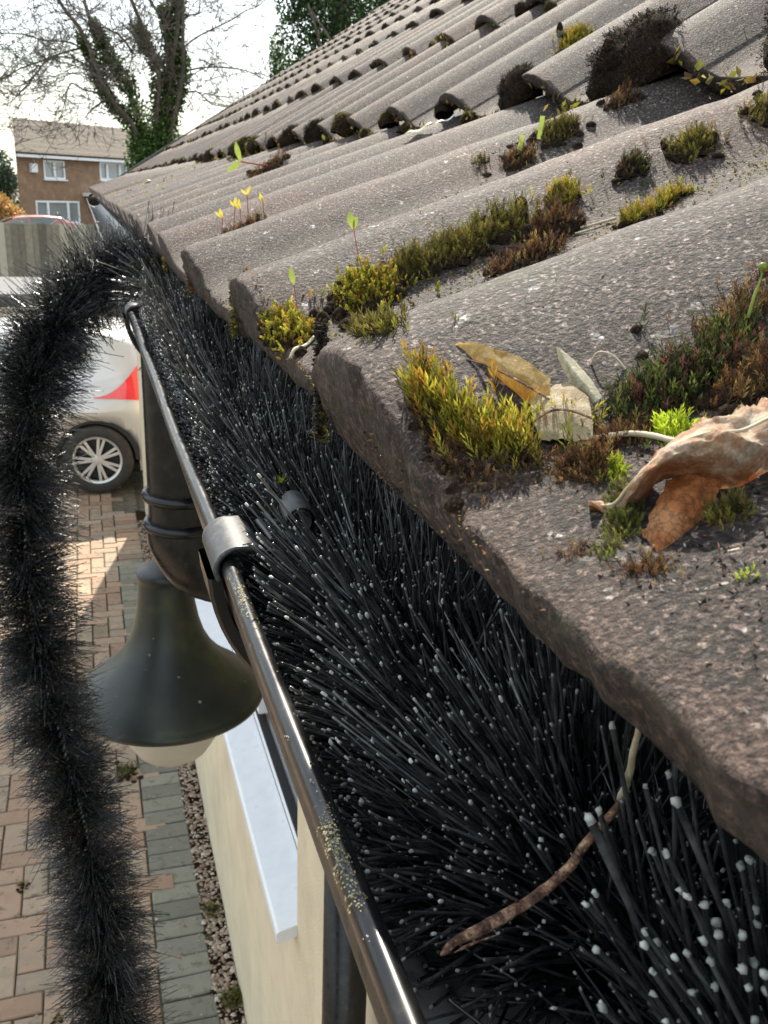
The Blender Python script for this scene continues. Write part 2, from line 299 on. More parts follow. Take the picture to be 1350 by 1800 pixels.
for x, y, k in [c for c in cells if c not in ns] + [e for e in edge if not 2.1 < e[1] < 6.9] :
    lx, ly = ((.2, .1), (.1, .2), (.19, .1))[k]; z = GROUND+random.uniform(-.003, .002); b = len(V); g = .003
    V += [(x+g, y+g, z-.02), (x+lx-g, y+g, z-.02), (x+lx-g, y+ly-g, z-.02), (x+g, y+ly-g, z-.02), (x+g+.003, y+g+.003, z), (x+lx-g-.003, y+g+.003, z), (x+lx-g-.003, y+ly-g-.003, z), (x+g+.003, y+ly-g-.003, z)]
    F += [[b+4, b+5, b+6, b+7], [b, b+1, b+5, b+4], [b+1, b+2, b+6, b+5], [b+2, b+3, b+7, b+6], [b+3, b, b+4, b+7]]; rn += [random.random()]*8
link('far_paving', mesh_np('far_paving', V, np.array(F), M['paver'], rnd=rn), pav, kind='stuff')
# stone bed along the wall
bed = MB().grid([[(x, y, GROUND-.01+.012*sin(y*7+x*30)) for x in (.278, .31, .35, .384)] for y in np.arange(-1, 8.2, .1)]).part('flower_bed', M['soil'], kind='structure', label='narrow strip of soil and stones along the cream wall')
ico = [(0, 0, 1), (.9, 0, .1), (.3, .85, 0), (-.75, .5, .15), (-.7, -.55, 0), (.3, -.85, .1), (0, 0, -1)]
icoF = [[0, 1, 2], [0, 2, 3], [0, 3, 4], [0, 4, 5], [0, 5, 1], [6, 2, 1], [6, 3, 2], [6, 4, 3], [6, 5, 4], [6, 1, 5]]
def pebbles(n, fx, fy, smin, smax, mt, name, **kw):
    V, F, rn = [], [], []
    for _ in range(n):
        s = random.uniform(smin, smax)*random.uniform(.6, 1.2); cx, cy, a = fx(), fy(), random.uniform(0, 6.3); h = random.uniform(.25, .7); b = len(V)
        for q in ico:
            q = (q[0]*random.uniform(.75, 1.2), q[1]*random.uniform(.75, 1.2), q[2])
            V.append((cx+s*(q[0]*cos(a)-q[1]*sin(a)), cy+s*(q[0]*sin(a)+q[1]*cos(a)), GROUND+.004+s*h*q[2]))
        F += [[b+i for i in f] for f in icoF]; rn += [random.random()]*7
    return link(name, mesh_np(name, V, np.array(F), mt, rnd=rn), kind='stuff', **kw)
pebbles(5200, lambda: random.uniform(.272, .384), lambda: random.uniform(1.5, 7.8), .004, .013, M['stone'], 'bed_stones', label='loose brown and white stones in the bed by the wall')
pebbles(900, lambda: random.gauss(.16, .22), lambda: random.uniform(2, 6), .002, .006, M['stone'], 'driveway_litter', label='small chips and seeds strewn over the block paving')

# ------------------------------------------------------------ foliage quads
def leaf_quads(pts, dirs, L, W, cols, name, mt, jit=.0):
    n = len(pts); d = norm(dirs); s = norm(np.cross(d, RNG.normal(size=(n, 3)))); nn = np.cross(d, s); L = L[:, None]; W = W[:, None]
    V = np.stack([pts, pts+d*L*.45+s*W+nn*L*.08, pts+d*L, pts+d*L*.45-s*W+nn*L*.08], 1).reshape(-1, 3)
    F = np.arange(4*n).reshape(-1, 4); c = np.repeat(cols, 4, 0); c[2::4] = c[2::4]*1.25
    return mesh_np(name, V, F, mt, col=c)
PAL = {
 'green': [(.07, .085, .02), (.13, .15, .03), (.24, .26, .05), (.04, .045, .015), (.12, .08, .03)],
 'yellow': [(.30, .26, .03), (.42, .38, .05), (.20, .20, .025), (.34, .20, .03), (.12, .10, .02)],
 'olive': [(.10, .085, .02), (.16, .13, .03), (.06, .05, .018), (.24, .19, .05), (.20, .20, .04)],
 'dark': [(.035, .045, .015), (.06, .075, .02), (.10, .12, .03), (.03, .025, .015), (.12, .05, .04)],
 'brown': [(.12, .06, .03), (.07, .04, .025), (.20, .10, .04), (.05, .03, .02), (.24, .17, .06)],
 'grit': [(.012, .010, .009), (.02, .015, .012), (.45, .42, .38), (.03, .025, .02), (.22, .13, .09)],
 'rust': [(.5, .22, .07), (.6, .35, .14), (.4, .16, .06)],
 'lime': [(.40, .50, .03), (.52, .62, .06), (.30, .38, .03)],
 'black': [(.020, .018, .014), (.035, .030, .022), (.05, .045, .03), (.015, .012, .01)],
}
def shoots(P0, D0, L, pal, K=8, wide=.16):
    """P0,D0 (n,3), L (n,) -> leaf arrays for leafy moss shoots"""
    n = len(P0); D0 = norm(D0); a = norm(np.cross(D0, RNG.normal(size=(n, 3)))); b = np.cross(D0, a)
    pc = np.array(PAL[pal])[RNG.integers(0, len(PAL[pal]), n)]*RNG.uniform(.7, 1.3, (n, 1))
    pts, dirs, Ls, Ws, cs = [], [], [], [], []
    for k in range(K):
        t = (k+.3)/K; ang = 2.4*k+RNG.uniform(0, .6, n); o = a*np.cos(ang)[:, None]+b*np.sin(ang)[:, None]
        spread = .9-.65*t
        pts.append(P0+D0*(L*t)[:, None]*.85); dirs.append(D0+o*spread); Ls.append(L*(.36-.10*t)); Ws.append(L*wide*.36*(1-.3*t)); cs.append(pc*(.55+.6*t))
    return [np.concatenate(x) for x in (pts, dirs, Ls, Ws, cs)]
def mound(P0, r, n=10):
    """irregular soil cushion quads around points"""
    return P0
def moss_obj(name, label, cat, pts, rad_, n, L, pal, lean=(0, 0, 0), h=.004, K=13, group=None, kind=None, tilt=.45, wide=.12, zf=None, core=True, curl=0, parent=None):
    """clump along a polyline pts [(x,y)] on the roof; rad_ half width; h mound height"""
    pts = [tuple(p) for p in pts]; zf = zf or roof_z
    T = RNG.uniform(0, max(len(pts)-1, 1e-6), n); P0 = np.zeros((n, 3)); hh = np.zeros(n)
    for i, t in enumerate(T):
        k = min(int(t), len(pts)-2) if len(pts) > 1 else 0; f = t-k
        a = pts[k]; b = pts[k+1] if len(pts) > 1 else pts[k]
        q = math.sqrt(random.random()); ang = random.uniform(0, 6.283)
        x = a[0]+(b[0]-a[0])*f+rad_*q*cos(ang); y = a[1]+(b[1]-a[1])*f+rad_*q*sin(ang)
        stray = random.random() < .14
        if stray: x += rad_*random.gauss(0, .8); y += rad_*random.gauss(0, .8)
        x = max(x, X0-.002) if zf is roof_z else x
        hh[i] = 0 if stray else h*(1-q*q)*(.6+.6*random.random())*(.75+.4*sin(x*900+y*700)); P0[i] = (x, y, zf(x, y)+hh[i]-.0005)
    D0 = np.array([-.1, -.05, 1.])+np.array(lean)+RNG.normal(size=(n, 3))*tilt
    Ls = L*RNG.uniform(.6, 1.3, n)
    a = shoots(P0, D0, Ls, pal, K, wide)
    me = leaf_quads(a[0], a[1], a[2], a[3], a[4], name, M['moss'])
    if core:
        o = link(name, None, parent, label, cat, group, kind)
        link('shoots', me, o, kind='stuff')
        mb = MB(); m2 = max(8, min(90, n//5))
        for i in range(m2):
            c = P0[RNG.integers(0, n)]; r = rad_*random.uniform(.22, .42); hz = max(h*.5, .001)*random.uniform(.4, 1.0)
            z0 = zf(c[0], c[1]); rows = []
            for (rr, zz) in ((1, -.3), (.85, .35), (.5, .75), (.05, .95)):
                rows.append([(c[0]+r*rr*cos(u)*(1+.25*sin(3*u+i)), c[1]+r*rr*sin(u)*(1+.2*cos(2*u+i)), z0+hz*zz) for u in np.arange(0, 6.28, .7)])
            mb.grid(rows, 0, True)
        mb.part('soil', M['soil'], o, smooth=True, kind='stuff')
        return o
    return link(name, me, parent, label, cat, group, kind)
# little tufts in the paving
for (x, y, r, n, lab) in [(-.42, 3.35, .02, 50, 'left-hand moss tuft in the joints of the red block paving'), (-.27, 2.62, .02, 60, 'round moss tuft on the block paving nearest the frame foot'), (-.20, 2.78, .018, 50, 'moss tuft beside the round tuft on the paving'), (.02, 4.05, .05, 170, 'green weed patch between the paving and the grey edge blocks'), (.33, 2.55, .04, 200, 'low weeds growing in the stone bed by the wall'), (.31, 3.0, .03, 90, 'small weed among the stones by the wall')]:
    moss_obj('moss_tuft' if n < 80 else 'weed', lab, 'moss' if n < 80 else 'weed', [(x, y), (x+.01, y+.04)], r, n, .02 if n < 80 else .035, 'olive' if n < 80 else 'green', h=.012, zf=lambda x, y: GROUND, K=6)

# ------------------------------------------------------------ bungalow
bung = link('bungalow', None, label='single-storey bungalow with cream rendered wall and brown mossy tiled roof', cat='house')
mb = MB()
W0, W1, WZ0, WZ1 = 1.655, 3.75, -1.60, -.42     # window opening
def wall_piece(y0, y1, z0, z1): mb.box((WX, y0, z0), (WX+.28, y1, z1))
wall_piece(-1.5, W0, GROUND-.1, -.2); wall_piece(W1, WEND, GROUND-.1, -.2); wall_piece(W0, W1, GROUND-.1, WZ0); wall_piece(W0, W1, WZ1, -.2)
mb.box((WX+.282, WEND-.25, GROUND-.1), (6.5, WEND, -.2))   # gable end wall
mb.part('wall', M['render'], bung)
# gable triangle
gz = lambda x: -.28+(x-WX)*.655
MB().add([(WX, WEND-.02, -.2), (4.3, WEND-.02, -.2), (4.3, WEND-.02, gz(4.1)), (WX, WEND-.22, -.2), (4.3, WEND-.22, -.2), (4.3, WEND-.22, gz(4.1))], [[0, 1, 2], [5, 4, 3], [0, 2, 5, 3], [2, 1, 4, 5], [0, 3, 4, 1]]).part('gable', M['render'], bung)
MB().box((.158, -1.5, -.25), (.176, YEND-.03, -.085)).part('fascia_board', M['upvc'], bung)
MB().box((.176, -1.5, -.262), (WX+.02, YEND-.03, -.25)).part('soffit', M['upvc'], bung)
win = link('window', None, bung)
f = MB(); fx = WX+.05
for a, b in (((fx, W0, WZ0+.03), (fx+.06, W0+.07, WZ1)), ((fx, W1-.07, WZ0+.03), (fx+.06, W1, WZ1)), ((fx, W0+.07, WZ0+.03), (fx+.06, W1-.07, WZ0+.075)), ((fx, W0+.07, WZ1-.07), (fx+.06, W1-.07, WZ1)), ((fx-.004, 2.42, WZ0+.1), (fx+.056, 2.49, WZ1-.07)), ((fx-.004, 3.1, WZ0+.1), (fx+.056, 3.17, WZ1-.07))): f.box(a, b, bev=.006)
f.part('frame', M['upvc'], win)
MB().box((fx-.003, W0+.07, WZ0+.075), (fx+.02, W1-.07, WZ0+.084)).part('gasket', M['black'], win)
sl = MB(); sl.grid([[(WX-.048, y, WZ0-.025), (WX-.048, y, WZ0+.0), (WX-.042, y, WZ0+.006), (WX+.05, y, WZ0+.028), (WX+.05, y, WZ0-.0), (WX-.04, y, WZ0-.03)] for y in (W0-.003, W1+.045)], 0, True)
b0 = len(sl.v)-12; sl.f += [[b0+k for k in range(6)], [b0+6+k for k in range(6)][::-1]]; sl.m += [0, 0]
sl.part('sill', M['upvc'], win)
for a, b in ((W0+.07, 2.42), (2.49, 3.1), (3.17, W1-.07)): MB().box((fx+.025, a, WZ0+.1), (fx+.03, b, WZ1-.07)).part('pane', M['glass'], win)
MB().box((fx+.35, W0-.3, WZ0-.3), (fx+.36, W1+.3, WZ1+.3)).part('blind', M['board'], win)
# roof deck under the tiles
dk = MB(); xs = [(X0+.05, Z0-.03)] + [(nose(j)[0]+.02, nose(j)[1]-.035) for j in range(1, NC+1)]
dk.grid([[(x, y, z) for x, z in xs] for y in (-.6, 3, YEND-.05)]); dk.grid([[(x, y, z-.04) for x, z in xs] for y in (-.6, 3, YEND-.05)])
dk.part('roof_deck', M['black'], bung)

# tile meshes: local x up the slope, y across (0 = far edge, negative towards the camera), z normal
def tile_mesh(name, length, th, fine, seed, solid=False):
    r = np.random.default_rng(seed)
    nv = 40 if fine == 2 else (16 if fine == 1 else 9); W = P+.022
    vs_ = np.linspace(0, W, nv) if fine else np.array([0, .012, .03, .048, .072, .098, .125, .16, W])
    if fine: vs_ = np.unique(np.concatenate([[0, .003, .012], vs_[1:]]))
    body = np.linspace(.006, length, {2: 46, 1: 6, 0: 2}[fine]+1)
    X = [(.0035, -1.0), (.001, -.85), (0, -.5), (0, -.12), (.0008, -.03), (.002, -.006)] if fine else [(0, -1.), (0, -.12), (.002, -.01)]
    rows = []
    n1 = r.uniform(0, 6, 6)
    thv = lambda v: th*(.62 if v < .004 else (.8 if v < .02 else 1))
    for (x, d) in X + [(b, 0) for b in body] + [(length, -1.)]:
        row = []
        for v in vs_:
            zt = float(np.interp(v, PX, PZ))*(A0F if solid else 1); z = zt+d*thv(v); xx = x
            if solid and x < .004: z = zt+d*(zt+th)
            if v > P: z -= .003+ (v-P)*.12; xx += .007 if x < .02 else 0
            if fine == 2 and x < .014:
                w = max(0, 1-x/.014); c = (sin(v*260+n1[0])+sin(v*613+n1[1]+d*3)+.8*sin(v*1130+n1[2]+d*9)+.7*sin(v*2300+n1[3]+d*15))
                xx += w*(.0006*c+.0009*abs(sin(v*88+n1[4]))*abs(sin(v*31+n1[5]))); z -= w*.0003*(1+c*.8) if d > -.3 else 0
            row.append((xx, -v, z))
        rows.append(row)
    # underside near the nose
    rows.append([(length*.5, -v, float(np.interp(v, PX, PZ))*(A0F if solid else 1)-thv(v)-.001) for v in vs_]); rows.append([(.0025+(.007 if v > P else 0), -v, (-th if solid else float(np.interp(v, PX, PZ))-thv(v))) for v in vs_])
    mb = MB().grid(rows); n = len(vs_); R = len(rows)
    for e in (0, n-1):
        loop = [i*n+e for i in range(R-1)]; mb.f.append(loop if e else loop[::-1]); mb.m.append(0)
    V = np.array([tuple(p) for p in mb.v])
    if fine == 2:
        top = (V[:, 0] > .004); dz = anoise(V*1., 90, seed)*.0007+anoise(V, 900, seed+1)*.00022; V[:, 2] += dz
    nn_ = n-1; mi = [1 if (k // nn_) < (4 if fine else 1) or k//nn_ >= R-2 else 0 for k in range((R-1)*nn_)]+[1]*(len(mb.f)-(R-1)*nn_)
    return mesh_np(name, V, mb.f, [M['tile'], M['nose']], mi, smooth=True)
LEN0, LEN1 = .40, .39
tm0 = [tile_mesh('tile', LEN0, .0145, 2, 40+k, True) for k in range(3)]; tm0c = [tile_mesh('tile', LEN0, .0145, 1, 50+k, True) for k in range(2)]
tm1 = [tile_mesh('tile', LEN1, .0140, 2, 60+k) for k in range(2)]; tm1c = [tile_mesh('tile', LEN1, .0140, 1, 70+k) for k in range(2)]
tmf = tile_mesh('tile', LEN1, .0140, 0, 80)
allt = []
for j in range(NC):
    x, z, a = seg(j)
    for n in range(-1, 43):
        y = Y0+(n-1)*P
        if y > YEND or y < x*.75-.25: continue
        allt.append((math.sqrt((x+.1)**2+(y-.1)**2+z*z), j, n, x, y, z, a))
allt.sort()
def sag(x, y): return -.012*math.exp(-((y-6.5)/1.8)**2)*min(1, x/.6)
rest = MB(); fv = np.array([tuple(v.co) for v in tmf.vertices]); ff = [list(p.vertices) for p in tmf.polygons]
for i, (d, j, n, x, y, z, a) in enumerate(allt):
    jz, jx, ja, jr = random.gauss(0, .0008), random.gauss(0, .0018), random.gauss(0, .003), random.gauss(0, .004)
    if j == 0 and n < 4: jz, jx, ja, jr = 0, 0, 0, 0
    if j == 0 and n == 1: jx = -.0045
    if j == 0 and n == 2: jx = .001
    if j == 0 and n == 3: jx = -.002
    loc = (x+jx, y, z+jz+sag(x, y)); eul = (jr, -(a+ja), 0)
    if i < 300:
        if d < .75: me = (tm0 if j == 0 else tm1)[i % (3 if j == 0 else 2)]
        elif d < 3.2: me = (tm0c if j == 0 else tm1c)[i % 2]
        else: me = tmf
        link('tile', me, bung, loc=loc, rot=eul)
    else:
        Mx = Matrix.Translation(loc) @ Matrix.Rotation(eul[1], 4, 'Y') @ Matrix.Rotation(eul[0], 4, 'X')
        rest.add([Mx @ Vector(v) for v in fv], ff)
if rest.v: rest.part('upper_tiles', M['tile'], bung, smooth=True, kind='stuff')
# verge: mortar and undercloak at the far gable
vg = MB()
vg.grid([[(nose(j)[0]-.01, y, nose(j)[1]+dz) for j in range(NC+1)] for y, dz in ((YEND-.06, -.05), (YEND-.06, -.034), (YEND-.01, -.034), (YEND-.01, -.05))], 0, True)
vg.part('verge_mortar', M['roofgrey'], bung)
# far roof slope so the ridge has a back
xr, zr = nose(NC)
MB().grid([[(xr-.05, y, zr+.02), (xr+3.9, y, -.1)] for y in (-.6, YEND)]).part('back_slope', M['tile'], bung)
rd = MB(); rd.grid([[(xr-.1+.1*(1-cos(t)), y, zr+.0+.09*sin(t)) for t in np.linspace(0, pi, 9)] for y in (-.6, YEND)]); rd.part('ridge_cap', M['tile'], bung, smooth=True)
# ------------------------------------------------------------ gutter
GX, GZ, GR = .096, -.123, .0555
gut = link('gutter', None, label='black half-round plastic gutter along the tiled eaves', cat='gutter')
def gut_rows(r0, r1, ys, a0=0, a1=180, n=22):
    out = []
    for y in ys:
        o = [(GX-r1*cos(rad(a)), y, GZ-r1*sin(rad(a))) for a in np.linspace(a0, a1, n)]; i = [(GX-r0*cos(rad(a)), y, GZ-r0*sin(rad(a))) for a in np.linspace(a1, a0, n)]
        out.append(o+i)
    return out
ys = [-.6, -.2, 0, .1, .2, .35, .6, 1, 1.6, 2.5, 4, 6, YEND]
g = MB(); g.grid([[(GX-GR*cos(rad(a)), y, GZ-GR*sin(rad(a))) for a in np.linspace(180, 0, 26)] for y in ys], 1)
g.grid([[(GX-(GR+.0022)*cos(rad(a)), y, GZ-(GR+.0022)*sin(rad(a))) for a in np.linspace(0, 180, 26)] for y in ys], 0)
g.part('channel', [M['pvc'], M['pvc_in']], gut, smooth=True)
rim = MB(); yy = list(np.linspace(-.6, 1.5, 60))+[2, 3, 5, YEND]
rows = []
for y in yy:
    wob = .0006*sin(y*9)+.0004*sin(y*23)
    rows.append([(GX-GR-.0012+wob+.0028*cos(t), y, GZ+.0010+.0034*sin(t)) for t in np.linspace(0, 2*pi, 15)[:-1]])
rim.grid(rows, 0, True); rim.part('rim_bead', M['pvc'], gut, smooth=True)
MB().grid([[(GX+GR+.0005, y, GZ), (GX+GR+.003, y, GZ+.012), (GX+GR+.005, y, GZ+.012), (GX+GR+.003, y, GZ)] for y in (-.6, YEND)], 0, True).part('back_lip', M['pvc'], gut)
e = MB(); e.add([(GX, YEND, GZ)]+[(GX-(GR+.003)*cos(t), YEND, GZ-(GR+.003)*sin(t)) for t in np.linspace(0, pi, 20)], [[0, k, k+1] for k in range(1, 20)]); e.part('end_stop', M['pvc'], gut)
# flakes of dried moss stuck to the bead
V, F, cc = [], [], []
def fl(y, s, a, c=(.42, .38, .16)):
    p = np.array([GX-GR-.0012+.0046*cos(a), y, GZ+.0012+.0050*sin(a)])
    for _ in range(4):
        aa = a+RNG.normal()*.12; q = np.array([GX-GR-.0012+.0031*cos(aa), y+RNG.normal()*s*1.5, GZ+.0010+.0036*sin(aa)]); b = len(V); d1 = np.array([RNG.normal()*.1, 1, RNG.normal()*.1])*s*.6; d2 = np.array([-sin(aa), 0, cos(aa)])*s*.5+RNG.normal(size=3)*s*.08
        V.extend([q, q+d1, q+d1+d2, q+d2]); F.append([b, b+1, b+2, b+3]); cc.extend([np.array(c)*RNG.uniform(.6, 1.4)]*4)
for _ in range(80): fl(random.gauss(.142, .010), random.uniform(.0002, .0009), random.uniform(1.2, 2.6), random.choice([(.36, .31, .15), (.42, .39, .26), (.28, .25, .10)]))
for _ in range(60): fl(random.gauss(.262, .010), random.uniform(.0002, .0008), random.uniform(.9, 2.2), random.choice([(.5, .46, .3), (.4, .36, .14)]))
for _ in range(60): fl(random.uniform(.1, 1.), random.uniform(.0002, .0006), random.uniform(.6, 2.6), (.5, .48, .4))
link('rim_flakes', mesh_np('rim_flakes', V, np.array(F), M['moss'], col=np.array(cc)), gut, label='yellow dried flakes stuck to the bead', kind='stuff')

def union_bracket(y, label, w=.030, tab=True):
    o = link('union_bracket', None, label=label, cat='gutter bracket', group='union brackets clipped round the gutter', loc=(0, y, 0))
    m = MB(); A = np.linspace(3, 176, 30); r0, r1 = GR+.0032, GR+.0080
    rows = []
    for a in A:
        c, s = cos(rad(a)), sin(rad(a)); e = .0012
        rows.append([(GX-r0*c, -w/2, GZ-r0*s), (GX-(r1-e)*c, -w/2, GZ-(r1-e)*s), (GX-r1*c, -w/2+e, GZ-r1*s), (GX-r1*c, w/2-e, GZ-r1*s), (GX-(r1-e)*c, w/2, GZ-(r1-e)*s), (GX-r0*c, w/2, GZ-r0*s)])
    m.grid(rows, 0, True); m.part('strap', M['pvc'], o, smooth=False)
    # rounded hood over the bead
    m = MB(); cx, cz = GX-GR+.003, GZ+.002; th = .0022
    def hood(R):
        return [(cx+R*cos(t)*(1 if cos(t) < 0 else .95), cz-.001+R*sin(t)*.88) for t in np.linspace(rad(212), rad(100), 10)]+[(cx+.004, cz-.001+R*.85), (cx+.0072, cz-.002+R*.62), (cx+.0095+(R-.0076)*.5, cz-.003+R*.2), (cx+.0112+(R-.0076)*.5, cz-.006)]
    ho, hi = hood(.0094), hood(.0076)
    rows = [[(x, yy_, z) for x, z in ho+hi[::-1]] for yy_ in (-w/2-.003, -w/2-.0022, 0, w/2-.0022, w/2-.001)]
    m.grid(rows, 0, True); n = len(ho); b = len(m.v)
    for r_ in (0, 4):
        for k in range(n-1): m.f.append([r_*2*n+k, r_*2*n+k+1, r_*2*n+2*n-2-k, r_*2*n+2*n-1-k][::(1 if r_ else -1)]); m.m.append(0)
    m.part('hood', M['pvc_grey'], o, smooth=True)
    if tab:
        # inner tongue and rolled finger grip
        m = MB(); T = Matrix.Translation((cx+.012, .008, cz+.003)) @ Matrix.Rotation(rad(4), 4, 'Z') @ Matrix.Rotation(rad(6), 4, 'Y')
        m.box((0, -.011, -.0012), (.013, .011, .0008), M=T, bev=.0006)
        m.box((.001, -.002, .0008), (.013, -.0008, .0022), M=T); m.box((.0045, .003, .0008), (.0075, .006, .0024), M=T, bev=.0005)
        m.part('tongue', M['pvc_grey'], o)
        m = MB(); T2 = T @ Matrix.Translation((.0150, .008, .004)) @ Matrix.Rotation(rad(-8), 4, 'Z')
        ts_ = np.linspace(rad(-55), rad(190), 14); rows = []
        for yy_, sc in ((-.011, .9), (-.0105, 1), (.004, 1.), (.010, .96), (.0135, .8), (.015, .35)):
            rows.append([T2 @ Vector((.0058*sc*cos(t), yy_, .0062*sc*sin(t))) for t in ts_]+[T2 @ Vector((.0044*sc*cos(t), yy_, .0048*sc*sin(t))) for t in ts_[::-1]])
        m.grid(rows, 0, True); m.part('finger_grip', M['pvc_grey'], o, smooth=True)
    return o
union_bracket(.308, 'grey-topped gutter clip over the rim in front of the bell lamp')
union_bracket(.985, 'gutter clip beyond the downpipe, just under the brush where it leaves the gutter', tab=False)
for i, y in enumerate((3.2, 5.4, 7.6)): union_bracket(y, ['first', 'second', 'last'][i]+' gutter clip on the far stretch of gutter beyond the brush', tab=False)
o = moss_obj('moss_tuft', 'tiny yellow moss tuft on the finger grip of the gutter clip', 'moss', [(.066, .334), (.067, .337)], .0012, 22, .0026, 'lime', h=.001, zf=lambda x, y: -.1060, K=5, core=False)

# ------------------------------------------------------------ downpipe with swan neck
dp = link('downpipe', None, label='glossy black downpipe with a swan neck below the gutter', cat='downpipe')
PXc, PYc = .077, .885
m = MB().lathe([(.0345, -.335), (.0345, -.135)], (PXc, PYc, 0), 40); m.part('outlet', M['pvc'], dp, smooth=True)
for z in (-.286, -.316):
    MB().lathe([(.0345, z-.004), (.0385, z-.0045), (.0402, z-.0015), (.0402, z+.0015), (.0385, z+.0045), (.0345, z+.004)], (PXc, PYc, 0), 40).part('socket_ring', M['pvc'], dp, smooth=True)
pth = catmull([(PXc, PYc, -.318), (PXc+.001, PYc, -.335), (PXc+.02, PYc+.008, -.366), (PXc+.07, PYc+.04, -.395), (PXc+.15, PYc+.11, -.44), (WX-.072, 1.03, -.48), (WX-.058, 1.045, -.54), (WX-.058, 1.05, -.62)], 8)
MB().tube(pth, .0365, 36).part('swan_neck', M['pvc'], dp, smooth=True)
MB().tube([(WX-.058, 1.05, -.61), (WX-.058, 1.05, GROUND+.06)], .034, 36).part('pipe', M['pvc'], dp, smooth=True)
for z in (-.80, -1.9):
    m = MB().lathe([(.035, z-.02), (.040, z-.02), (.040, z+.02), (.035, z+.02)], (WX-.058, 1.05, 0), 32); m.box((WX-.03, 1.02, z-.02), (WX, 1.08, z+.02)); m.part('pipe_clip', M['pvc'], dp)

# ------------------------------------------------------------ lamp
LX, LY, LZ = .073, 1.165, -.668
lamp = link('wall_lamp', None, label='dark green bell-shaped wall lamp with a pale glass globe under the gutter', cat='lamp', loc=(LX, LY, LZ))
pr = [(.124, -.003), (.1275, -.004), (.1295, .001), (.1290, .006), (.1262, .0075), (.1245, .011), (.120, .018), (.109, .029), (.092, .043), (.075, .060), (.060, .080), (.0495, .102), (.0430, .126), (.0390, .15), (.0365, .172), (.0355, .19), (.0348, .196), (.0368, .198), (.0368, .206), (.0335, .209), (.020, .212), (.002, .213)]
MB().lathe([(r_, h_*.90) for r_, h_ in pr], n=72).part('shade', M['lamp'], lamp, smooth=True)
MB().lathe([(.123, -.002), (.112, .012), (.09, .030), (.066, .050), (.04, .075), (.002, .085)], n=48).part('shade_lining', M['upvc'], lamp, smooth=True)
MB().lathe([(.070, .02), (.074, -.01), (.072, -.035), (.064, -.062), (.05, -.085), (.03, -.10), (.002, -.106)], n=40).part('globe', M['globe'], lamp, smooth=True)
MB().tube(catmull([(0, 0, .17), (.004, .012, .194), (.03, .05, .21), (.12, .09, .215), (.22, .10, .19), (WX-LX, .10, .16)], 6), .011, 14).part('arm', M['lamp'], lamp, smooth=True)
m = MB(); m.box((WX-LX-.02, .04, .08), (WX-LX, .16, .24), bev=.006); m.part('wall_plate', M['lamp'], lamp)

# ------------------------------------------------------------ gutter brush
def bristles(P0, D, L, thick, bend, shade, K=4, S=4, white=None):
    """curved prisms; returns V,F,mi,col"""
    n = len(P0); D = norm(D); a = norm(np.cross(D, RNG.normal(size=(n, 3)))); b = np.cross(D, a)
    hs = np.array([0, .4, .75, .992, 1.0, 1.004][:K+2]) if K == 4 else np.array([0, .55, .992, 1.0, 1.004]); R = len(hs); V = np.zeros((n, R, S, 3)); C = np.zeros((n, R, S, 3))
    for i, h in enumerate(hs):
        c = P0+D*(L*h)[:, None]+bend*((h**2)*L)[:, None]
        w = thick*(1.1-.25*h) if i < R-2 else thick*(1.06 if i == R-2 else .75)
        for s in range(S):
            t = 2*pi*s/S; V[:, i, s] = c+a*(w*cos(t))[:, None]+b*(w*sin(t))[:, None]
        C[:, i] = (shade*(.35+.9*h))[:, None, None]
    V = V.reshape(-1, 3); base = (np.arange(n)*R*S)[:, None, None]
    i, s = np.meshgrid(np.arange(R-1), np.arange(S), indexing='ij'); i = i.ravel(); s = s.ravel(); s2 = (s+1) % S
    q = np.stack([i*S+s, i*S+s2, (i+1)*S+s2, (i+1)*S+s], -1)
    F = (base+q[None]).reshape(-1, 4); wt_ = np.ones(n, bool) if white is None else white; mi = (np.tile((i >= R-3), n) & np.repeat(wt_, len(i))).astype(int)
    cap = base[:, 0]+np.array([[(R-1)*S+k for k in range(4)]]); F = np.vstack([F, cap]); mi = np.concatenate([mi, wt_.astype(int)])
    return V, F, mi, C.reshape(-1, 3)
brush = link('gutter_brush', None, label='black bristle gutter brush lying in the gutter and hanging over its rim', cat='gutter brush')
core1 = catmull([(.118, -.14, -.176), (.118, .05, -.176), (.112, .2, -.172), (.102, .35, -.165), (.096, .6, -.16), (.096, .85, -.156), (.094, .98, -.138)], 12)
core2 = catmull([(.094, .98, -.138), (.088, 1.08, -.108), (.070, 1.13, -.098), (.041, 1.15, -.096), (.006, 1.145, -.104), (-.024, 1.13, -.132), (-.052, 1.115, -.175), (-.068, 1.10, -.225), (-.082, 1.078, -.300), (-.086, 1.037, -.415), (-.079, .998, -.503), (-.055, .943, -.62), (-.038, .897, -.702), (-.026, .812, -.851), (-.026, .744, -1.011), (-.03, .71, -1.3)], 10)
mw = MB()
for cl in (core1, core2):
    for ph_ in (0, pi):
        pts = []; q = []
        for i in range(len(cl)-1):
            for k in range(6): q.append(cl[i].lerp(cl[i+1], k/6))
        for i, p in enumerate(q):
            t = (q[min(i+1, len(q)-1)]-q[max(i-1, 0)]).normalized(); a = t.cross(Vector((.3, .2, 1))).normalized(); b = t.cross(a); u = i*.9+ph_
            pts.append(p+(a*cos(u)+b*sin(u))*.0018)
        mw.tube(pts, .0016, 5)
mw.part('wire_core', M['wire'], brush, smooth=True)
def frames(cl):
    c = np.array([tuple(p) for p in cl]); d = np.linalg.norm(np.diff(c, axis=0), axis=1); s = np.concatenate([[0], np.cumsum(d)])
    return c, s
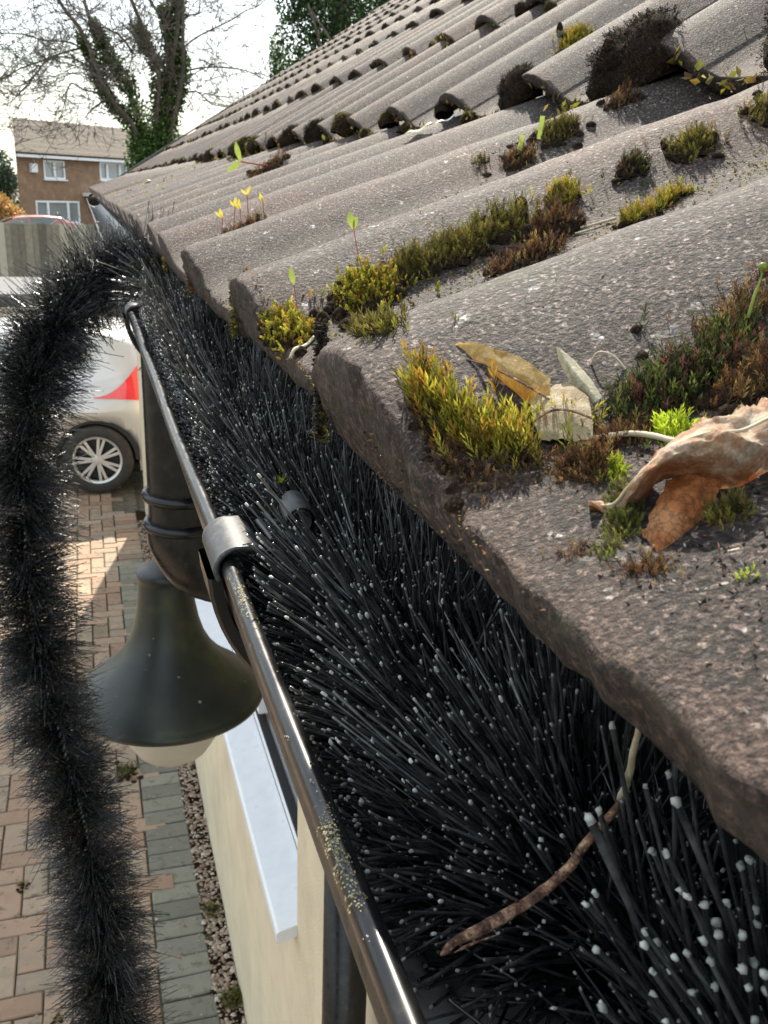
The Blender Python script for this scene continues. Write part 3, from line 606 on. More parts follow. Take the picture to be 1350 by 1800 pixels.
def sample(cl, t):
    c, s = frames(cl); x = np.stack([np.interp(t, s, c[:, k]) for k in range(3)], 1); e = .004
    x2 = np.stack([np.interp(t+e, s, c[:, k]) for k in range(3)], 1); x1 = np.stack([np.interp(t-e, s, c[:, k]) for k in range(3)], 1)
    return x, norm(x2-x1), s[-1]
def brush_set(cl, n, rmin, rmax, th, clump, amin=-1e9, tdist=None, lean_t=.25, jit=.12):
    _, _, Lt = sample(cl, np.array([0.])); nc = max(1, n//clump)
    tc_ = tdist(nc) if tdist else RNG.uniform(0, Lt, nc); ang = RNG.uniform(0, 2*pi, nc); lean = RNG.normal(size=nc)*lean_t
    k = RNG.integers(0, nc, n); t = np.clip(tc_[k]+RNG.normal(size=n)*.006, 0, Lt); x, T, _ = sample(cl, t)
    A = norm(np.cross(T, np.array([.12, .21, 1.]))); B = np.cross(T, A); an = ang[k]+RNG.normal(size=n)*jit
    D = A*np.cos(an)[:, None]+B*np.sin(an)[:, None]+T*(lean[k]+RNG.normal(size=n)*.09)[:, None]
    L = RNG.uniform(rmin, rmax, n)*np.clip(1+.13*RNG.normal(size=nc)[k], .6, 1.15); bend = RNG.normal(size=(n, 3))*.10+(RNG.normal(size=(nc, 3))*.15)[k]
    return x, norm(D), L, th*RNG.uniform(.75, 1.25, n), bend
def clip_to_gutter(x, D, L, bend):
    """shorten bristles that would pass through the channel, the rim or the tiles"""
    for _ in range(26):
        tip = x+D*L[:, None]+bend*L[:, None]
        dx, dz = tip[:, 0]-GX, tip[:, 2]-GZ
        bad = ((dz < .001) & (np.hypot(dx, dz) > GR-.002)) | ((tip[:, 0] > X0-.0035) & (tip[:, 2] > -.078)) | ((np.hypot(tip[:, 0]-(GX-GR), tip[:, 2]-GZ) < .0065)) | ((tip[:, 0] < GX-GR+.005) & (tip[:, 2] > GZ-.02))
        L = np.where(bad, L*.93, L)
    return L
sh = lambda n: np.exp(RNG.normal(size=n)*.45)
# lying part: dense near, where each bristle is large in view
x, D, L, th, bd = brush_set(core1, 38000, .050, .069, .00048, 30, jit=.11, lean_t=.40, tdist=lambda n: .14+RNG.uniform(-.2, .93, n)**1)
flipd = D[:, 2] < -.35
D[flipd, 2] *= -1                                    # the lower half is pressed up against the channel
fx_ = (D[:, 0] > -.1) & (RNG.random(len(D)) < .62); D[fx_, 0] = -np.abs(D[fx_, 0])
D[:, 0] -= .55*np.clip((x[:, 1]-.10)/.15, 0, 1); D[:, 1] += .18*np.sin(x[:, 1]*21+1)+.12
D = norm(D); L = clip_to_gutter(x, D, L, bd)
tip = x+D*L[:, None]
near_wall = (x[:, 1] < .145) & (D[:, 0] < -.42+.9*(x[:, 1]-.1)*-1) & (RNG.random(len(x)) < .93)
grip = np.zeros(len(x), bool)
for f_ in (.6, .7, .8, .9, 1.0):
    q_ = x+D*(L*f_)[:, None]; grip |= (np.abs(q_[:, 0]-.060) < .016) & (np.abs(q_[:, 1]-.325) < .024) & (q_[:, 2] > -.136)
th = th*np.where(x[:, 1] < .13, 1.05, np.where(x[:, 1] < .3, 1.0, .85)); keep = (L > .012) & ~near_wall & ~grip; x, D, L, th, bd = x[keep], D[keep], L[keep], th[keep], bd[keep]
tip = x+D*L[:, None]+bd*L[:, None]; dist = np.linalg.norm(tip, axis=1)
vis = (tip[:, 0] < .078) & (tip[:, 1] > .05) | (tip[:, 1] < .16)
order = np.argsort(np.where(vis, dist, 9)); one = order[:180]; rest_i = order[180:]
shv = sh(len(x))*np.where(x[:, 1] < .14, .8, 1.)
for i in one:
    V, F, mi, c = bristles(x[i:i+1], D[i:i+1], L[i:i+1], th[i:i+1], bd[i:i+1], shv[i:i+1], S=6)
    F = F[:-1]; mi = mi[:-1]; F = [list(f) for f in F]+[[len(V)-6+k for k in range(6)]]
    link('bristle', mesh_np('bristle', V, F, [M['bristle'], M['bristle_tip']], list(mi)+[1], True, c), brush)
# the free end of the brush: a few dozen bristles stand up towards the viewer with frayed white tips
n_ = 95; tipc = np.array([(.085, .112, -.088), (.0800, .088, -.1005), (.088, .080, -.098), (.0845, .080, -.104), (.084, .070, -.100), (.078, .064, -.104)])[RNG.choice(6, n_, p=[.1, .2, .25, .15, .2, .1])]+RNG.normal(size=(n_, 3))*np.array([.0055, .0075, .0045])
root = np.stack([np.full(n_, .112)+RNG.normal(size=n_)*.004, tipc[:, 1]+RNG.normal(size=n_)*.012-.006, np.full(n_, -.172)], 1)
dd = tipc-root; ll = np.linalg.norm(dd, axis=1); bb = RNG.normal(size=(n_, 3))*.05
ll = clip_to_gutter(root, norm(dd), ll, bb)
for i in range(n_):
    V, F, mi, c = bristles(root[i:i+1], norm(dd)[i:i+1], ll[i:i+1], np.array([random.uniform(.0004, .0006)]), bb[i:i+1], sh(1), S=6)
    mi = mi[:-1]; F = [list(f) for f in F[:-1]]+[[len(V)-6+k for k in range(6)]]
    V = V.reshape(-1, 6, 3); cc_ = V[-3:].mean(axis=1, keepdims=True); V[-3:] = cc_+(V[-3:]-cc_)*random.uniform(.95, 1.25)+RNG.normal(size=V[-3:].shape)*.00012; V = V.reshape(-1, 3)
    link('bristle', mesh_np('bristle', V, F, [M['bristle'], M['bristle_tip']], list(mi)+[1], True, c), brush)
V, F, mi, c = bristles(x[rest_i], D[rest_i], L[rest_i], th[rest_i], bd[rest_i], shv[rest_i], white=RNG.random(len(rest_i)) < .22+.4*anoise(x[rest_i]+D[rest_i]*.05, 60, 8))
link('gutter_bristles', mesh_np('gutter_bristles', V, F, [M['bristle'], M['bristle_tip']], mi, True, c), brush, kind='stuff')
x, D, L, th, bd = brush_set(core2, 29000, .041, .056, .00038, 8, lean_t=.36, jit=.22)
hang = x[:, 2] < -.25; bd[hang, 2] -= .10
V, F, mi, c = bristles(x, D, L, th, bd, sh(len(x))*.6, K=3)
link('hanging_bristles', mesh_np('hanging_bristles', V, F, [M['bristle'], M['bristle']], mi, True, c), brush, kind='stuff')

# ------------------------------------------------------------ moss on the roof
cush = {}
def cushion_mesh(kind, seed):
    r = np.random.default_rng(seed); mb = MB(); rows = []
    for th_ in np.linspace(pi*.62, .05, 9):
        rows.append([(sin(th_)*cos(u), sin(th_)*sin(u), cos(th_)) for u in np.linspace(0, 2*pi, 17)[:-1]])
    mb.grid(rows, 0, True); V = np.array([tuple(p) for p in mb.v]); V *= (1+.26*anoise(V, 3.2, seed)+.10*anoise(V, 11, seed+3))[:, None]
    core = mesh_np('cushion_core', V*.93, mb.f, M['soil'], smooth=True)
    n = {'black': 1300, 'olive': 1100, 'brown': 300}[kind]; d = norm(r.normal(size=(n, 3))); d[:, 2] = np.where(d[:, 2] < -.3, -d[:, 2], d[:, 2])
    rr = (1+.26*anoise(d, 3.2, seed)+.10*anoise(d, 11, seed+3))[:, None]
    a = shoots(d*rr*.9, d+r.normal(size=(n, 3))*.35, r.uniform(.09, .17, n), kind, 5, .3)
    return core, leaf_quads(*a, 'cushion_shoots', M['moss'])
for kd in ('black', 'olive', 'brown'): cush[kd] = [cushion_mesh(kd, 100+i+10*len(kd)) for i in range(3 if kd != 'brown' else 1)]
def cushion(kd, loc, s, label, group=None, sc=(1, 1, 1), i=None):
    core, sh_ = cush[kd][(i if i is not None else random.randrange(9)) % len(cush[kd])]
    o = link('moss_cushion', None, label=label, cat='moss', group=group, loc=loc, rot=(random.gauss(0, .15), -.35+random.gauss(0, .12), random.uniform(0, 6.28) if sc == (1, 1, 1) else random.gauss(0, .2)))
    o.scale = (s*sc[0], s*sc[1], s*sc[2])
    link('core', core, o); link('shoots', sh_, o, kind='stuff'); return o
far_pts, far_dirs, far_L, far_W, far_C = [], [], [], [], []; farm = MB(); cnt = {1: 2}
ORD = dict(enumerate('zeroth first second third fourth fifth sixth seventh eighth ninth tenth eleventh twelfth thirteenth fourteenth fifteenth sixteenth'.split()))
named = {(1, 3): ('largest dark moss cushion, on the first step of tiles at upper right', .037, (1, 1.1, 1)), (1, 4): ('second largest dark moss cushion, left of the largest on the first step of tiles', .023, (1, 1, 1.1))}
for j in range(1, NC):
    xj, zj, aj = seg(j)
    for n in range(2, 43):
        y = Y0+(n-1)*P-.018
        if y > YEND-.03 or y < xj*.9+.02: continue
        d = math.sqrt(xj*xj+y*y)
        big = random.random() < (.85 if j == 1 else .8)
        sz = (.0180 if j <= 2 else .0155)*random.uniform(.65, 1.35)
        if not big: sz *= .5
        loc = (xj-.008, y+random.gauss(0, .008), zj+.008+sz*.15+sag(xj, y))
        if (j, n) in named:
            lb_, s_, sc_ = named[(j, n)]; cushion('black', (loc[0], y, loc[2]+.002), s_, lb_, sc=sc_, i=0); continue
        if d < 3.0 and j <= 4:
            cnt[j] = cnt.get(j, 0)+1
            cushion('black' if random.random() < .66 else 'olive', loc, sz*random.uniform(.6, 1.45), f'dark moss cushion, {ORD[cnt[j]]} from the right on the {ORD[j]} tile step above the eave', 'dark moss cushions along the tile steps')
            if random.random() < .7 and d < 2.6:
                yp = y-.07+random.gauss(0, .012); sp = random.uniform(.006, .012)
                cushion('olive', (xj-.006, yp, zj-.004+sp*.2+sag(xj, y)), sp, f'yellow-green moss cushion just right of the {ORD[cnt[j]]} dark cushion on the {ORD[j]} tile step', 'yellow-green moss cushions along the tile steps')
        else:
            for kd, yy_, ss, zz in (('black', loc[1], sz, loc[2]), ('olive', y-.07, sz*.55*random.uniform(.4, 1.2), zj-.003)):
                r = ss; pc = PAL[kd]
                rows = []
                for (q, h) in ((1, -.6), (.95, .2), (.6, .8), (.1, 1.05)): rows.append([(xj-.008+r*q*cos(u)*(1+.25*sin(2*u+n)), yy_+r*q*sin(u)*(1+.2*sin(3*u+j)), zz+r*h) for u in np.arange(0, 6.28, .9)])
                farm.grid(rows, 0, True)
                k = 26; dd = norm(RNG.normal(size=(k, 3))); dd[:, 2] = np.abs(dd[:, 2])
                far_pts.append(np.array([xj-.008, yy_, zz])+dd*r*.9); far_dirs.append(dd); far_L.append(RNG.uniform(.003, .007, k)); far_W.append(np.full(k, .0016))
                far_C.append(np.array(pc)[RNG.integers(0, len(pc), k)]*RNG.uniform(.7, 1.4, (k, 1)))
# continuous crumbly strip along every step
for j in range(1, 9):
    xj, zj, aj = seg(j); nq = 1800 if j < 3 else 1200
    yq = RNG.uniform(max(.35, xj*.9), YEND-.03, nq); yq = np.where(RNG.random(nq) < .5, yq*.45+.2, yq); yq = yq[yq > xj*.9]; nq = len(yq)
    far_pts.append(np.stack([np.full(nq, xj)-np.abs(RNG.normal(size=nq))*.006, yq, np.array([zj-.008+prof((Y0-q) % P)*.7+sag(xj, q) for q in yq])+RNG.uniform(0, .008, nq)], 1))
    far_dirs.append(RNG.normal(size=(nq, 3))+np.array([0, 0, .8])); far_L.append(RNG.uniform(.003, .009, nq)*(1+.25*yq)); far_W.append(RNG.uniform(.001, .003, nq)*(1+.25*yq))
    far_C.append(np.array(PAL['olive']+PAL['black']+PAL['brown']+PAL['yellow'])[RNG.integers(0, 19, nq)]*RNG.uniform(.7, 1.4, (nq, 1)))
fo = link('roof_moss', None, label='rows of small moss cushions along the far and upper tile steps', cat='moss', kind='stuff')
farm.part('moss_cores', M['soil'], fo, smooth=True, kind='stuff')
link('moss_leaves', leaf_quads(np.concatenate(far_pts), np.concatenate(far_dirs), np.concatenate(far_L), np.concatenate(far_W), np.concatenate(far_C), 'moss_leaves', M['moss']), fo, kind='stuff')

mo = lambda lab, pts, r, n, L, pal, **k: moss_obj('moss_clump', lab, 'moss', pts, r, n, L, pal, **k)
# on the nose of the second tile and in the hollow behind it
mo('rounded yellow-green moss clump on the eave below a lone sprout, left of the curved straw', [(.072, .372), (.076, .350)], .0085, 420, .0042, 'yellow', h=.007, wide=.3)
mo('golden moss dome under the taller sprout, first of the chain in the tile hollow', [(.105, .372), (.112, .362)], .0105, 520, .0044, 'yellow', h=.010, wide=.3)
mo('olive moss mound next up the hollow from the golden moss dome', [(.122, .373), (.136, .374)], .008, 420, .0045, 'olive', h=.008)
mo('long dark olive moss bank in the middle of the tile hollow', [(.140, .374), (.150, .374), (.166, .378), (.180, .377)], .009, 800, .0048, 'olive', h=.009)
mo('reddish and green moss patch just below the long moss bank in the hollow', [(.150, .338), (.166, .342), (.176, .345)], .006, 260, .0052, 'brown', h=.005)
mo('small upright moss tuft at the top end of the long moss bank', [(.198, .382), (.203, .384)], .006, 200, .005, 'yellow', h=.006)
mo('brown crumbly moss lump beside the two pale straws', [(.182, .362), (.192, .364)], .008, 380, .0042, 'brown', h=.012)
mo('yellow moss strip higher in the same hollow, against the nearest big roll', [(.205, .338), (.222, .345), (.240, .352)], .0045, 240, .0048, 'yellow', h=.004)
mo('dark moss bit in the hollow above the yellow strip', [(.232, .384), (.237, .386)], .006, 160, .004, 'dark', h=.006)
mo('olive moss pad in the hollow near the right edge of the roof view', [(.257, .384), (.270, .386)], .0075, 260, .0048, 'olive', h=.006)
mo('low olive moss at the top of the hollow by the first tile step', [(.296, .388), (.32, .392), (.345, .394)], .009, 360, .005, 'olive', h=.005)
mo('brown moss patch with grass blades on the third roll, lower one of the two', [(.263, .575), (.275, .580)], .009, 260, .005, 'brown', h=.008)
mo('green and brown moss patch higher on the third roll, below the largest cushion', [(.292, .588), (.310, .594)], .010, 340, .0055, 'olive', h=.010)
mo('small brown moss bit at the top of the third roll', [(.345, .598), (.36, .602)], .008, 200, .005, 'brown', h=.008)
mo('yellow moss tuft left of the largest dark cushion on the step', [(.512, .972), (.50, .97)], .016, 420, .008, 'yellow', h=.016)
mo('brown moss strip with several thin yellow seedlings near the eave', [(.105, .768), (.135, .776)], .009, 260, .005, 'brown', h=.008)
mo('brown moss strip at the foot of the red-stemmed seedling', [(.225, 1.37), (.29, 1.42)], .013, 300, .007, 'brown', h=.012)
mo('grey-green lichen moss speck on the far side of the second roll', [(.245, .589), (.25, .592)], .005, 80, .0035, 'olive', h=.003)
# big group on the nearest tile
mo('yellow upright moss tuft on the nearest big roll, in front of the yellow leaf', [(.0700, .192), (.0715, .184), (.075, .175), (.079, .168), (.084, .163)], .0040, 230, .0088, 'yellow', tilt=.2, h=.002, K=14, wide=.11, lean=(-.25, -.1, .1))
mo('dark brown mossy soil slumped under the yellow upright moss tuft', [(.0685, .192), (.0690, .182), (.070, .172), (.075, .162), (.083, .156)], .0065, 800, .0030, 'brown', h=.004)
mo('dull moss tuft at the left corner of the nearest tile nose, beside the dark joint', [(.0695, .240), (.0700, .228), (.072, .219)], .0040, 170, .0058, 'olive', h=.002, lean=(-.3, 0, 0))
mo('tiny green sprig on the nose of the tile between the two rolls', [(.070, .284), (.0705, .282)], .0018, 26, .004, 'yellow', h=.001)
mo('large dark green and purple moss mass on the right edge above the brown lump', [(.106, .162), (.115, .164), (.124, .163), (.134, .170)], .0075, 900, .0058, 'dark', h=.006, K=10, tilt=.5)
mo('reddish brown moss crest behind the large dark moss mass', [(.128, .170), (.140, .176), (.150, .180)], .0055, 380, .0045, 'brown', h=.006, K=9)
mo('brown shaggy moss lump above the big dead leaf at the right edge', [(.120, .150), (.128, .151), (.138, .154)], .0068, 800, .0040, 'brown', h=.010)
mo('vivid lime green moss tuft beside the leaf stalk', [(.1060, .1505), (.1075, .149)], .0026, 200, .0040, 'lime', h=.003, K=10)
mo('brown mossy litter between the tan leaf and the lime tuft', [(.0945, .1575), (.098, .156), (.104, .154)], .0040, 420, .0034, 'brown', h=.003)
mo('olive moss sprigs at the foot of the pale narrow leaf', [(.088, .170), (.096, .165)], .0035, 120, .0058, 'yellow', h=.002)
mo('brown upper part of the moss trail leading down to the big leaf tip', [(.088, .152), (.0885, .146)], .0048, 520, .0034, 'brown', h=.005)
mo('lime moss in the moss trail just behind the leaf tip', [(.0915, .1475), (.0905, .143)], .0026, 300, .0025, 'lime', h=.003)
mo('olive green moss of the trail under the big dead leaf', [(.0895, .1385), (.0855, .131), (.0825, .126)], .0036, 700, .0024, 'green', h=.003)
mo('lowest green moss sprigs of the trail near the tile edge', [(.079, .1235), (.0765, .1215)], .0026, 240, .0022, 'green', h=.0015)
mo('small rust coloured moss bit beside the lowest green sprigs', [(.0745, .1255), (.0738, .127)], .002, 60, .0032, 'brown', h=.001)
mo('small moss bit just below the orange tip of the big leaf', [(.0785, .1145), (.0810, .1120)], .0026, 110, .0028, 'brown', h=.0015)
mo('small green moss tuft beneath the weathered flake', [(.0960, .1185), (.0985, .1175)], .0028, 120, .0034, 'olive', h=.002)
mo('tiny lime speck of moss on the bare tile right of the leaf tip', [(.0885, .1015), (.0890, .1012)], .0011, 18, .002, 'lime', h=.0005)
# thin dirt along the tile joints and noses, and grit
def strip(n, fx, fy, pal, L0, name, label, dz=0):
    x_ = np.array([fx() for _ in range(n)]); y_ = np.array([fy() for _ in range(n)]); z_ = np.array([roof_z(max(a, X0+.0005), b) for a, b in zip(x_, y_)])+dz
    pc = np.array(PAL[pal])[RNG.integers(0, len(PAL[pal]), n)]*RNG.uniform(.5, 1.3, (n, 1))
    return leaf_quads(np.stack([x_, y_, z_], 1), RNG.normal(size=(n, 3))*np.array([1, 1, .6])+np.array([0, 0, .35]), RNG.uniform(.4, 1.3, n)*L0, RNG.uniform(.4, 1, n)*L0*.35, pc, name, M['moss'])
def moss_and_groove_dark(n, yc, sy, z0, z1, pal, L0, dx=0.):
    y_ = RNG.normal(size=n)*sy+yc; z_ = RNG.uniform(z0, z1, n); x_ = np.full(n, X0+dx)+RNG.normal(size=n)*.0008
    pc = np.array(PAL[pal])[RNG.integers(0, len(PAL[pal]), n)]*RNG.uniform(.5, 1.3, (n, 1))
    return leaf_quads(np.stack([x_, y_, z_], 1), RNG.normal(size=(n, 3))*.8+np.array([-1, 0, .2]), RNG.uniform(.5, 1.3, n)*L0, RNG.uniform(.4, 1, n)*L0*.3, pc, 'moss_and_groove_dark', M['moss'])
gr = link('roof_grit', None, label='crumbs of soil, moss and grit scattered over the nearest tiles', cat='grit', kind='stuff')
for n_, yc_, sy_, za, zb_, pl_, l_, dx_ in [(1300, .2655, .0016, -.071, -.036, 'black', .0020, -.0035), (160, .2635, .002, -.072, -.046, 'olive', .0018, -.003), (300, .464, .003, -.070, -.042, 'olive', .0026, 0), (260, .664, .004, -.070, -.044, 'brown', .0030, 0), (220, .865, .006, -.070, -.044, 'olive', .0036, 0), (160, .200, .010, -.066, -.052, 'brown', .0012, -.004)]:  # black row paints the shaded gap of the nearest joint; the rest is moss
    link('moss_and_groove_dark', moss_and_groove_dark(n_, yc_, sy_, za, zb_, pl_, l_, dx_), gr, kind='stuff')
link('joint_moss', strip(900, lambda: random.choice([.0686, .069])+abs(random.gauss(0, .002)), lambda: Y0+random.choice([0, 0, 1, 1, 2, 3])*P-.0+random.gauss(0, .004), 'olive', .0028, 'joint_moss', ''), gr, kind='stuff')
link('nose_crumbs', strip(700, lambda: X0+abs(random.gauss(0, .0012)), lambda: random.uniform(.07, .9), 'brown', .0015, 'nose_crumbs', ''), gr, kind='stuff')
link('hollow_crumbs', strip(900, lambda: random.uniform(.07, .30), lambda: .352+random.gauss(0, .014), 'olive', .0018, 'hollow_crumbs', ''), gr, kind='stuff')
link('pan_crumbs', strip(2200, lambda: random.uniform(.070, .13), lambda: random.uniform(.075, .155), 'grit', .0013, 'pan_crumbs', '', .0008), gr, kind='stuff')
link('orange_crumbs', strip(120, lambda: X0+abs(random.gauss(0, .007)), lambda: random.gauss(.095, .022), 'rust', .0013, 'orange_crumbs', ''), gr, kind='stuff')
link('pan_soil', strip(1500, lambda: random.gauss(.078, .007), lambda: random.gauss(.142, .014), 'brown', .0010, 'pan_soil', ''), gr, kind='stuff')
link('tile_specks', strip(1500, lambda: random.uniform(.07, .5), lambda: random.choice([random.uniform(.1, .5), random.uniform(.1, 1.3)]), 'grit', .0014, 'tile_specks', '', .0009), gr, kind='stuff')
LEAF_TOP=[[(0.0869,0.1444,-0.0540),(0.0900,0.1417,-0.0530),(0.0912,0.1389,-0.0480),(0.0946,0.1372,-0.0427),(0.0987,0.1355,-0.0385),(0.1032,0.1342,-0.0355),(0.1081,0.1332,-0.0346),(0.1143,0.1338,-0.0327),(0.1224,0.1353,-0.0304)],
 [(0.0820,0.1364,-0.0506),(0.0851,0.1336,-0.0498),(0.0863,0.1307,-0.0452),(0.0894,0.1289,-0.0405),(0.0930,0.1273,-0.0372),(0.0973,0.1259,-0.0355),(0.1021,0.1248,-0.0351),(0.1080,0.1257,-0.0334),(0.1160,0.1271,-0.0317)],
 [(0.0811,0.1344,-0.0508),(0.0842,0.1315,-0.0501),(0.0856,0.1285,-0.0457),(0.0885,0.1267,-0.0413),(0.0919,0.1250,-0.0389),(0.0961,0.1234,-0.0382),(0.1010,0.1222,-0.0381),(0.1067,0.1231,-0.0366),(0.1148,0.1245,-0.0353)],
 [(0.0825,0.1368,-0.0520),(0.0859,0.1337,-0.0513),(0.0877,0.1304,-0.0469),(0.0905,0.1285,-0.0430),(0.0937,0.1268,-0.0415),(0.0977,0.1249,-0.0417),(0.1027,0.1234,-0.0421),(0.1085,0.1244,-0.0405),(0.1168,0.1256,-0.0395)],
 [(0.0845,0.1399,-0.0536),(0.0882,0.1367,-0.0528),(0.0903,0.1331,-0.0485),(0.0931,0.1312,-0.0449),(0.0960,0.1292,-0.0445),(0.1000,0.1270,-0.0457),(0.1050,0.1254,-0.0465),(0.1109,0.1263,-0.0448),(0.1193,0.1274,-0.0440)]]
LEAF_LOW=[[(0.0957,0.1300,-0.0430),(0.0922,0.1281,-0.0447),(0.0886,0.1258,-0.0473),(0.0854,0.1230,-0.0506),(0.0827,0.1198,-0.0534),(0.0809,0.1177,-0.0548)],
 [(0.0958,0.1250,-0.0428),(0.0925,0.1231,-0.0444),(0.0891,0.1207,-0.0469),(0.0854,0.1181,-0.0503),(0.0825,0.1152,-0.0528),(0.0807,0.1134,-0.0538)],
 [(0.1006,0.1252,-0.0438),(0.0974,0.1230,-0.0460),(0.0941,0.1209,-0.0480),(0.0904,0.1185,-0.0509),(0.0865,0.1163,-0.0536),(0.0843,0.1148,-0.0545)]]
LEAF_YEL=[[(0.0791,0.2046,-0.0339),(0.0833,0.1968,-0.0317),(0.0868,0.1885,-0.0321),(0.0898,0.1801,-0.0336),(0.0921,0.1739,-0.0359)],
 [(0.0798,0.2040,-0.0360),(0.0828,0.1942,-0.0352),(0.0860,0.1848,-0.0362),(0.0885,0.1765,-0.0378),(0.0909,0.1714,-0.0395)],
 [(0.0817,0.2060,-0.0387),(0.0846,0.1957,-0.0405),(0.0872,0.1853,-0.0418),(0.0893,0.1771,-0.0431),(0.0911,0.1724,-0.0446)]]
LEAF_TAN=[[(0.0878,0.1740,-0.0403),(0.0917,0.1737,-0.0375),(0.0954,0.1719,-0.0366),(0.0970,0.1660,-0.0383)],
 [(0.0861,0.1684,-0.0432),(0.0890,0.1664,-0.0407),(0.0918,0.1637,-0.0402),(0.0950,0.1605,-0.0411)],
 [(0.0855,0.1635,-0.0456),(0.0880,0.1611,-0.0448),(0.0905,0.1586,-0.0448),(0.0936,0.1569,-0.0442)]]
BLADE=[[(0.0958,0.1799,-0.0299),(0.0965,0.1777,-0.0339),(0.0971,0.1720,-0.0373),(0.0982,0.1661,-0.0398)],
 [(0.0960,0.1792,-0.0300),(0.0968,0.1754,-0.0329),(0.0977,0.1696,-0.0360),(0.0985,0.1650,-0.0388)],
 [(0.0967,0.1793,-0.0304),(0.0990,0.1765,-0.0327),(0.1000,0.1707,-0.0357),(0.0998,0.1655,-0.0382)]]
FLAKE=[[(0.0998,0.1290,-0.0478),(0.1026,0.1242,-0.0477),(0.1060,0.1196,-0.0484),(0.1099,0.1173,-0.0489)],
 [(0.0976,0.1252,-0.0487),(0.1000,0.1204,-0.0490),(0.1034,0.1161,-0.0490),(0.1065,0.1130,-0.0496)]]
FLAKE2=[[(0.1137,0.1469,-0.0397),(0.1206,0.1552,-0.0372),(0.1227,0.1539,-0.0353)],
 [(0.1119,0.1417,-0.0402),(0.1141,0.1420,-0.0375),(0.1163,0.1421,-0.0354)]]
TWIG=[[(0.0917,0.1610,-0.0464),(0.0958,0.1569,-0.0441),(0.0994,0.1526,-0.0425),(0.1013,0.1478,-0.0418),(0.1024,0.1421,-0.0414),(0.1041,0.1388,-0.0398)]]
STICK=[[(0.0522,0.1202,-0.1278),(0.0559,0.1217,-0.1276),(0.0633,0.1235,-0.1268),(0.0717,0.1246,-0.1242),(0.0785,0.1251,-0.1195),(0.0840,0.1252,-0.1140),(0.0907,0.1276,-0.1077)],
 [(0.0907,0.1276,-0.1077),(0.0945,0.1314,-0.1051),(0.0990,0.1368,-0.1015),(0.1020,0.1405,-0.0992),(0.1060,0.1454,-0.0981)]]
STICK[1] = [tuple(c*f for c in p) for p, f in zip(STICK[1], (1., .90, .80, .73, .67))]
# ------------------------------------------------------------ leaves, twigs, sprouts
def dense(rows, nu=4, nv=4):
    """refine a control grid with catmull-rom both ways"""
    A = [catmull(r, nv) for r in rows]
    if len(rows) > 2: cols = [catmull([a[i] for a in A], nu) for i in range(len(A[0]))]
    else: cols = [[A[0][i].lerp(A[1][i], k/nu) for k in range(nu+1)] for i in range(len(A[0]))]
    return [[cols[i][k] for i in range(len(cols))] for k in range(len(cols[0]))]
def leaf_sheet(name, rows, mt, parent, seed, amp=.0006, th=.00012, nu=12, nv=8, rag=.0008, crease=.6, **k):
    G = dense(rows, nu, nv); V = np.array([[tuple(p) for p in r] for r in G]); a, b, _ = V.shape; r = np.random.default_rng(seed)
    n = norm(np.cross(V[-1, b//2]-V[0, b//2], V[a//2, -1]-V[a//2, 0])[None])[0]; W = V.reshape(-1, 3); W = W+n*(anoise(W, 260, seed)*amp+anoise(W, 900, seed+5)*amp*.3+(.5-np.abs(anoise(W, 420, seed+9)))*amp*crease)[:, None]; V = W.reshape(a, b, 3)
    for e, q in ((0, 1), (-1, -2)):
        d = norm(V[e]-V[q]); V[e] += d*(np.abs(anoise(V[e], 1500, seed+2))*rag)[:, None]
    mb = MB(); mb.grid([[tuple(p) for p in r_] for r_ in V]); mb.grid([[tuple(p-n*th) for p in r_] for r_ in V[::-1]])
    return mb.part(name, mt, parent, smooth=True, **k)
dl = link('dead_leaf', None, label='large curled dead leaf, grey above with an orange lobe hanging down the tile', cat='leaf')
leaf_sheet('upper_blade', LEAF_TOP, M['leaf_grey'], dl, 3, amp=.0013, crease=2.0, rag=.0022); leaf_sheet('orange_lobe', LEAF_LOW, M['leaf_orange'], dl, 4, amp=.0005, crease=1.0, rag=.0010, label='orange veined lobe')
mid = [LEAF_TOP[1][k] for k in range(9)]; MB().tube(catmull([tuple(Vector(p)*.995) for p in mid], 5), .0003, 6).part('midrib', M['straw'], dl, smooth=True)
yl = link('yellow_leaf', None, label='broad yellow translucent leaf standing behind the upright moss tuft', cat='leaf')
leaf_sheet('blade', LEAF_YEL, M['leaf_yellow'], yl, 6, amp=.0003); MB().tube(catmull([tuple(Vector(p)*.992) for p in LEAF_YEL[1]], 4), .00025, 5).part('midrib', M['stick'], yl)
tl = link('tan_leaf', None, label='tan leaf piece lying between the moss tuft and the pale narrow leaf', cat='leaf')
leaf_sheet('blade', LEAF_TAN, M['leaf_tan'], tl, 7, amp=.0004); MB().tube(catmull([tuple(Vector(p)*.992) for p in LEAF_TAN[1]], 4), .00025, 5).part('midrib', M['stick'], tl)
leaf_sheet('narrow_leaf', BLADE, M['leaf_pale'], None, 8, amp=.0003, rag=.0002, label='pale narrow pointed leaf standing up on the nearest roll', cat='leaf')
leaf_sheet('bark_flake', FLAKE, M['bark_flake'], None, 9, amp=.0004, th=.0012, label='grey weathered bark flake under the big dead leaf', cat='bark')
leaf_sheet('curled_flake', FLAKE2, M['leaf_tan'], None, 10, amp=.0004, label='small brown curled flake above the big dead leaf', cat='leaf')
MB().tube(catmull(TWIG[0], 6), [.00075]*3+[.0006]*23, 8).part('leaf_stalk', M['straw'], label='thin pale bent stalk lying across the moss beside the lime tuft', cat='stalk', smooth=True)
st = link('bare_stick', None, label='long brown split stick lying across the bristles with a pale upper end', cat='stick')
c1 = catmull([tuple(Vector(p)+Vector((random.gauss(0, .0003), random.gauss(0, .0003), random.gauss(0, .0002)))) for p in STICK[0]], 6); c2 = catmull(STICK[1], 6)
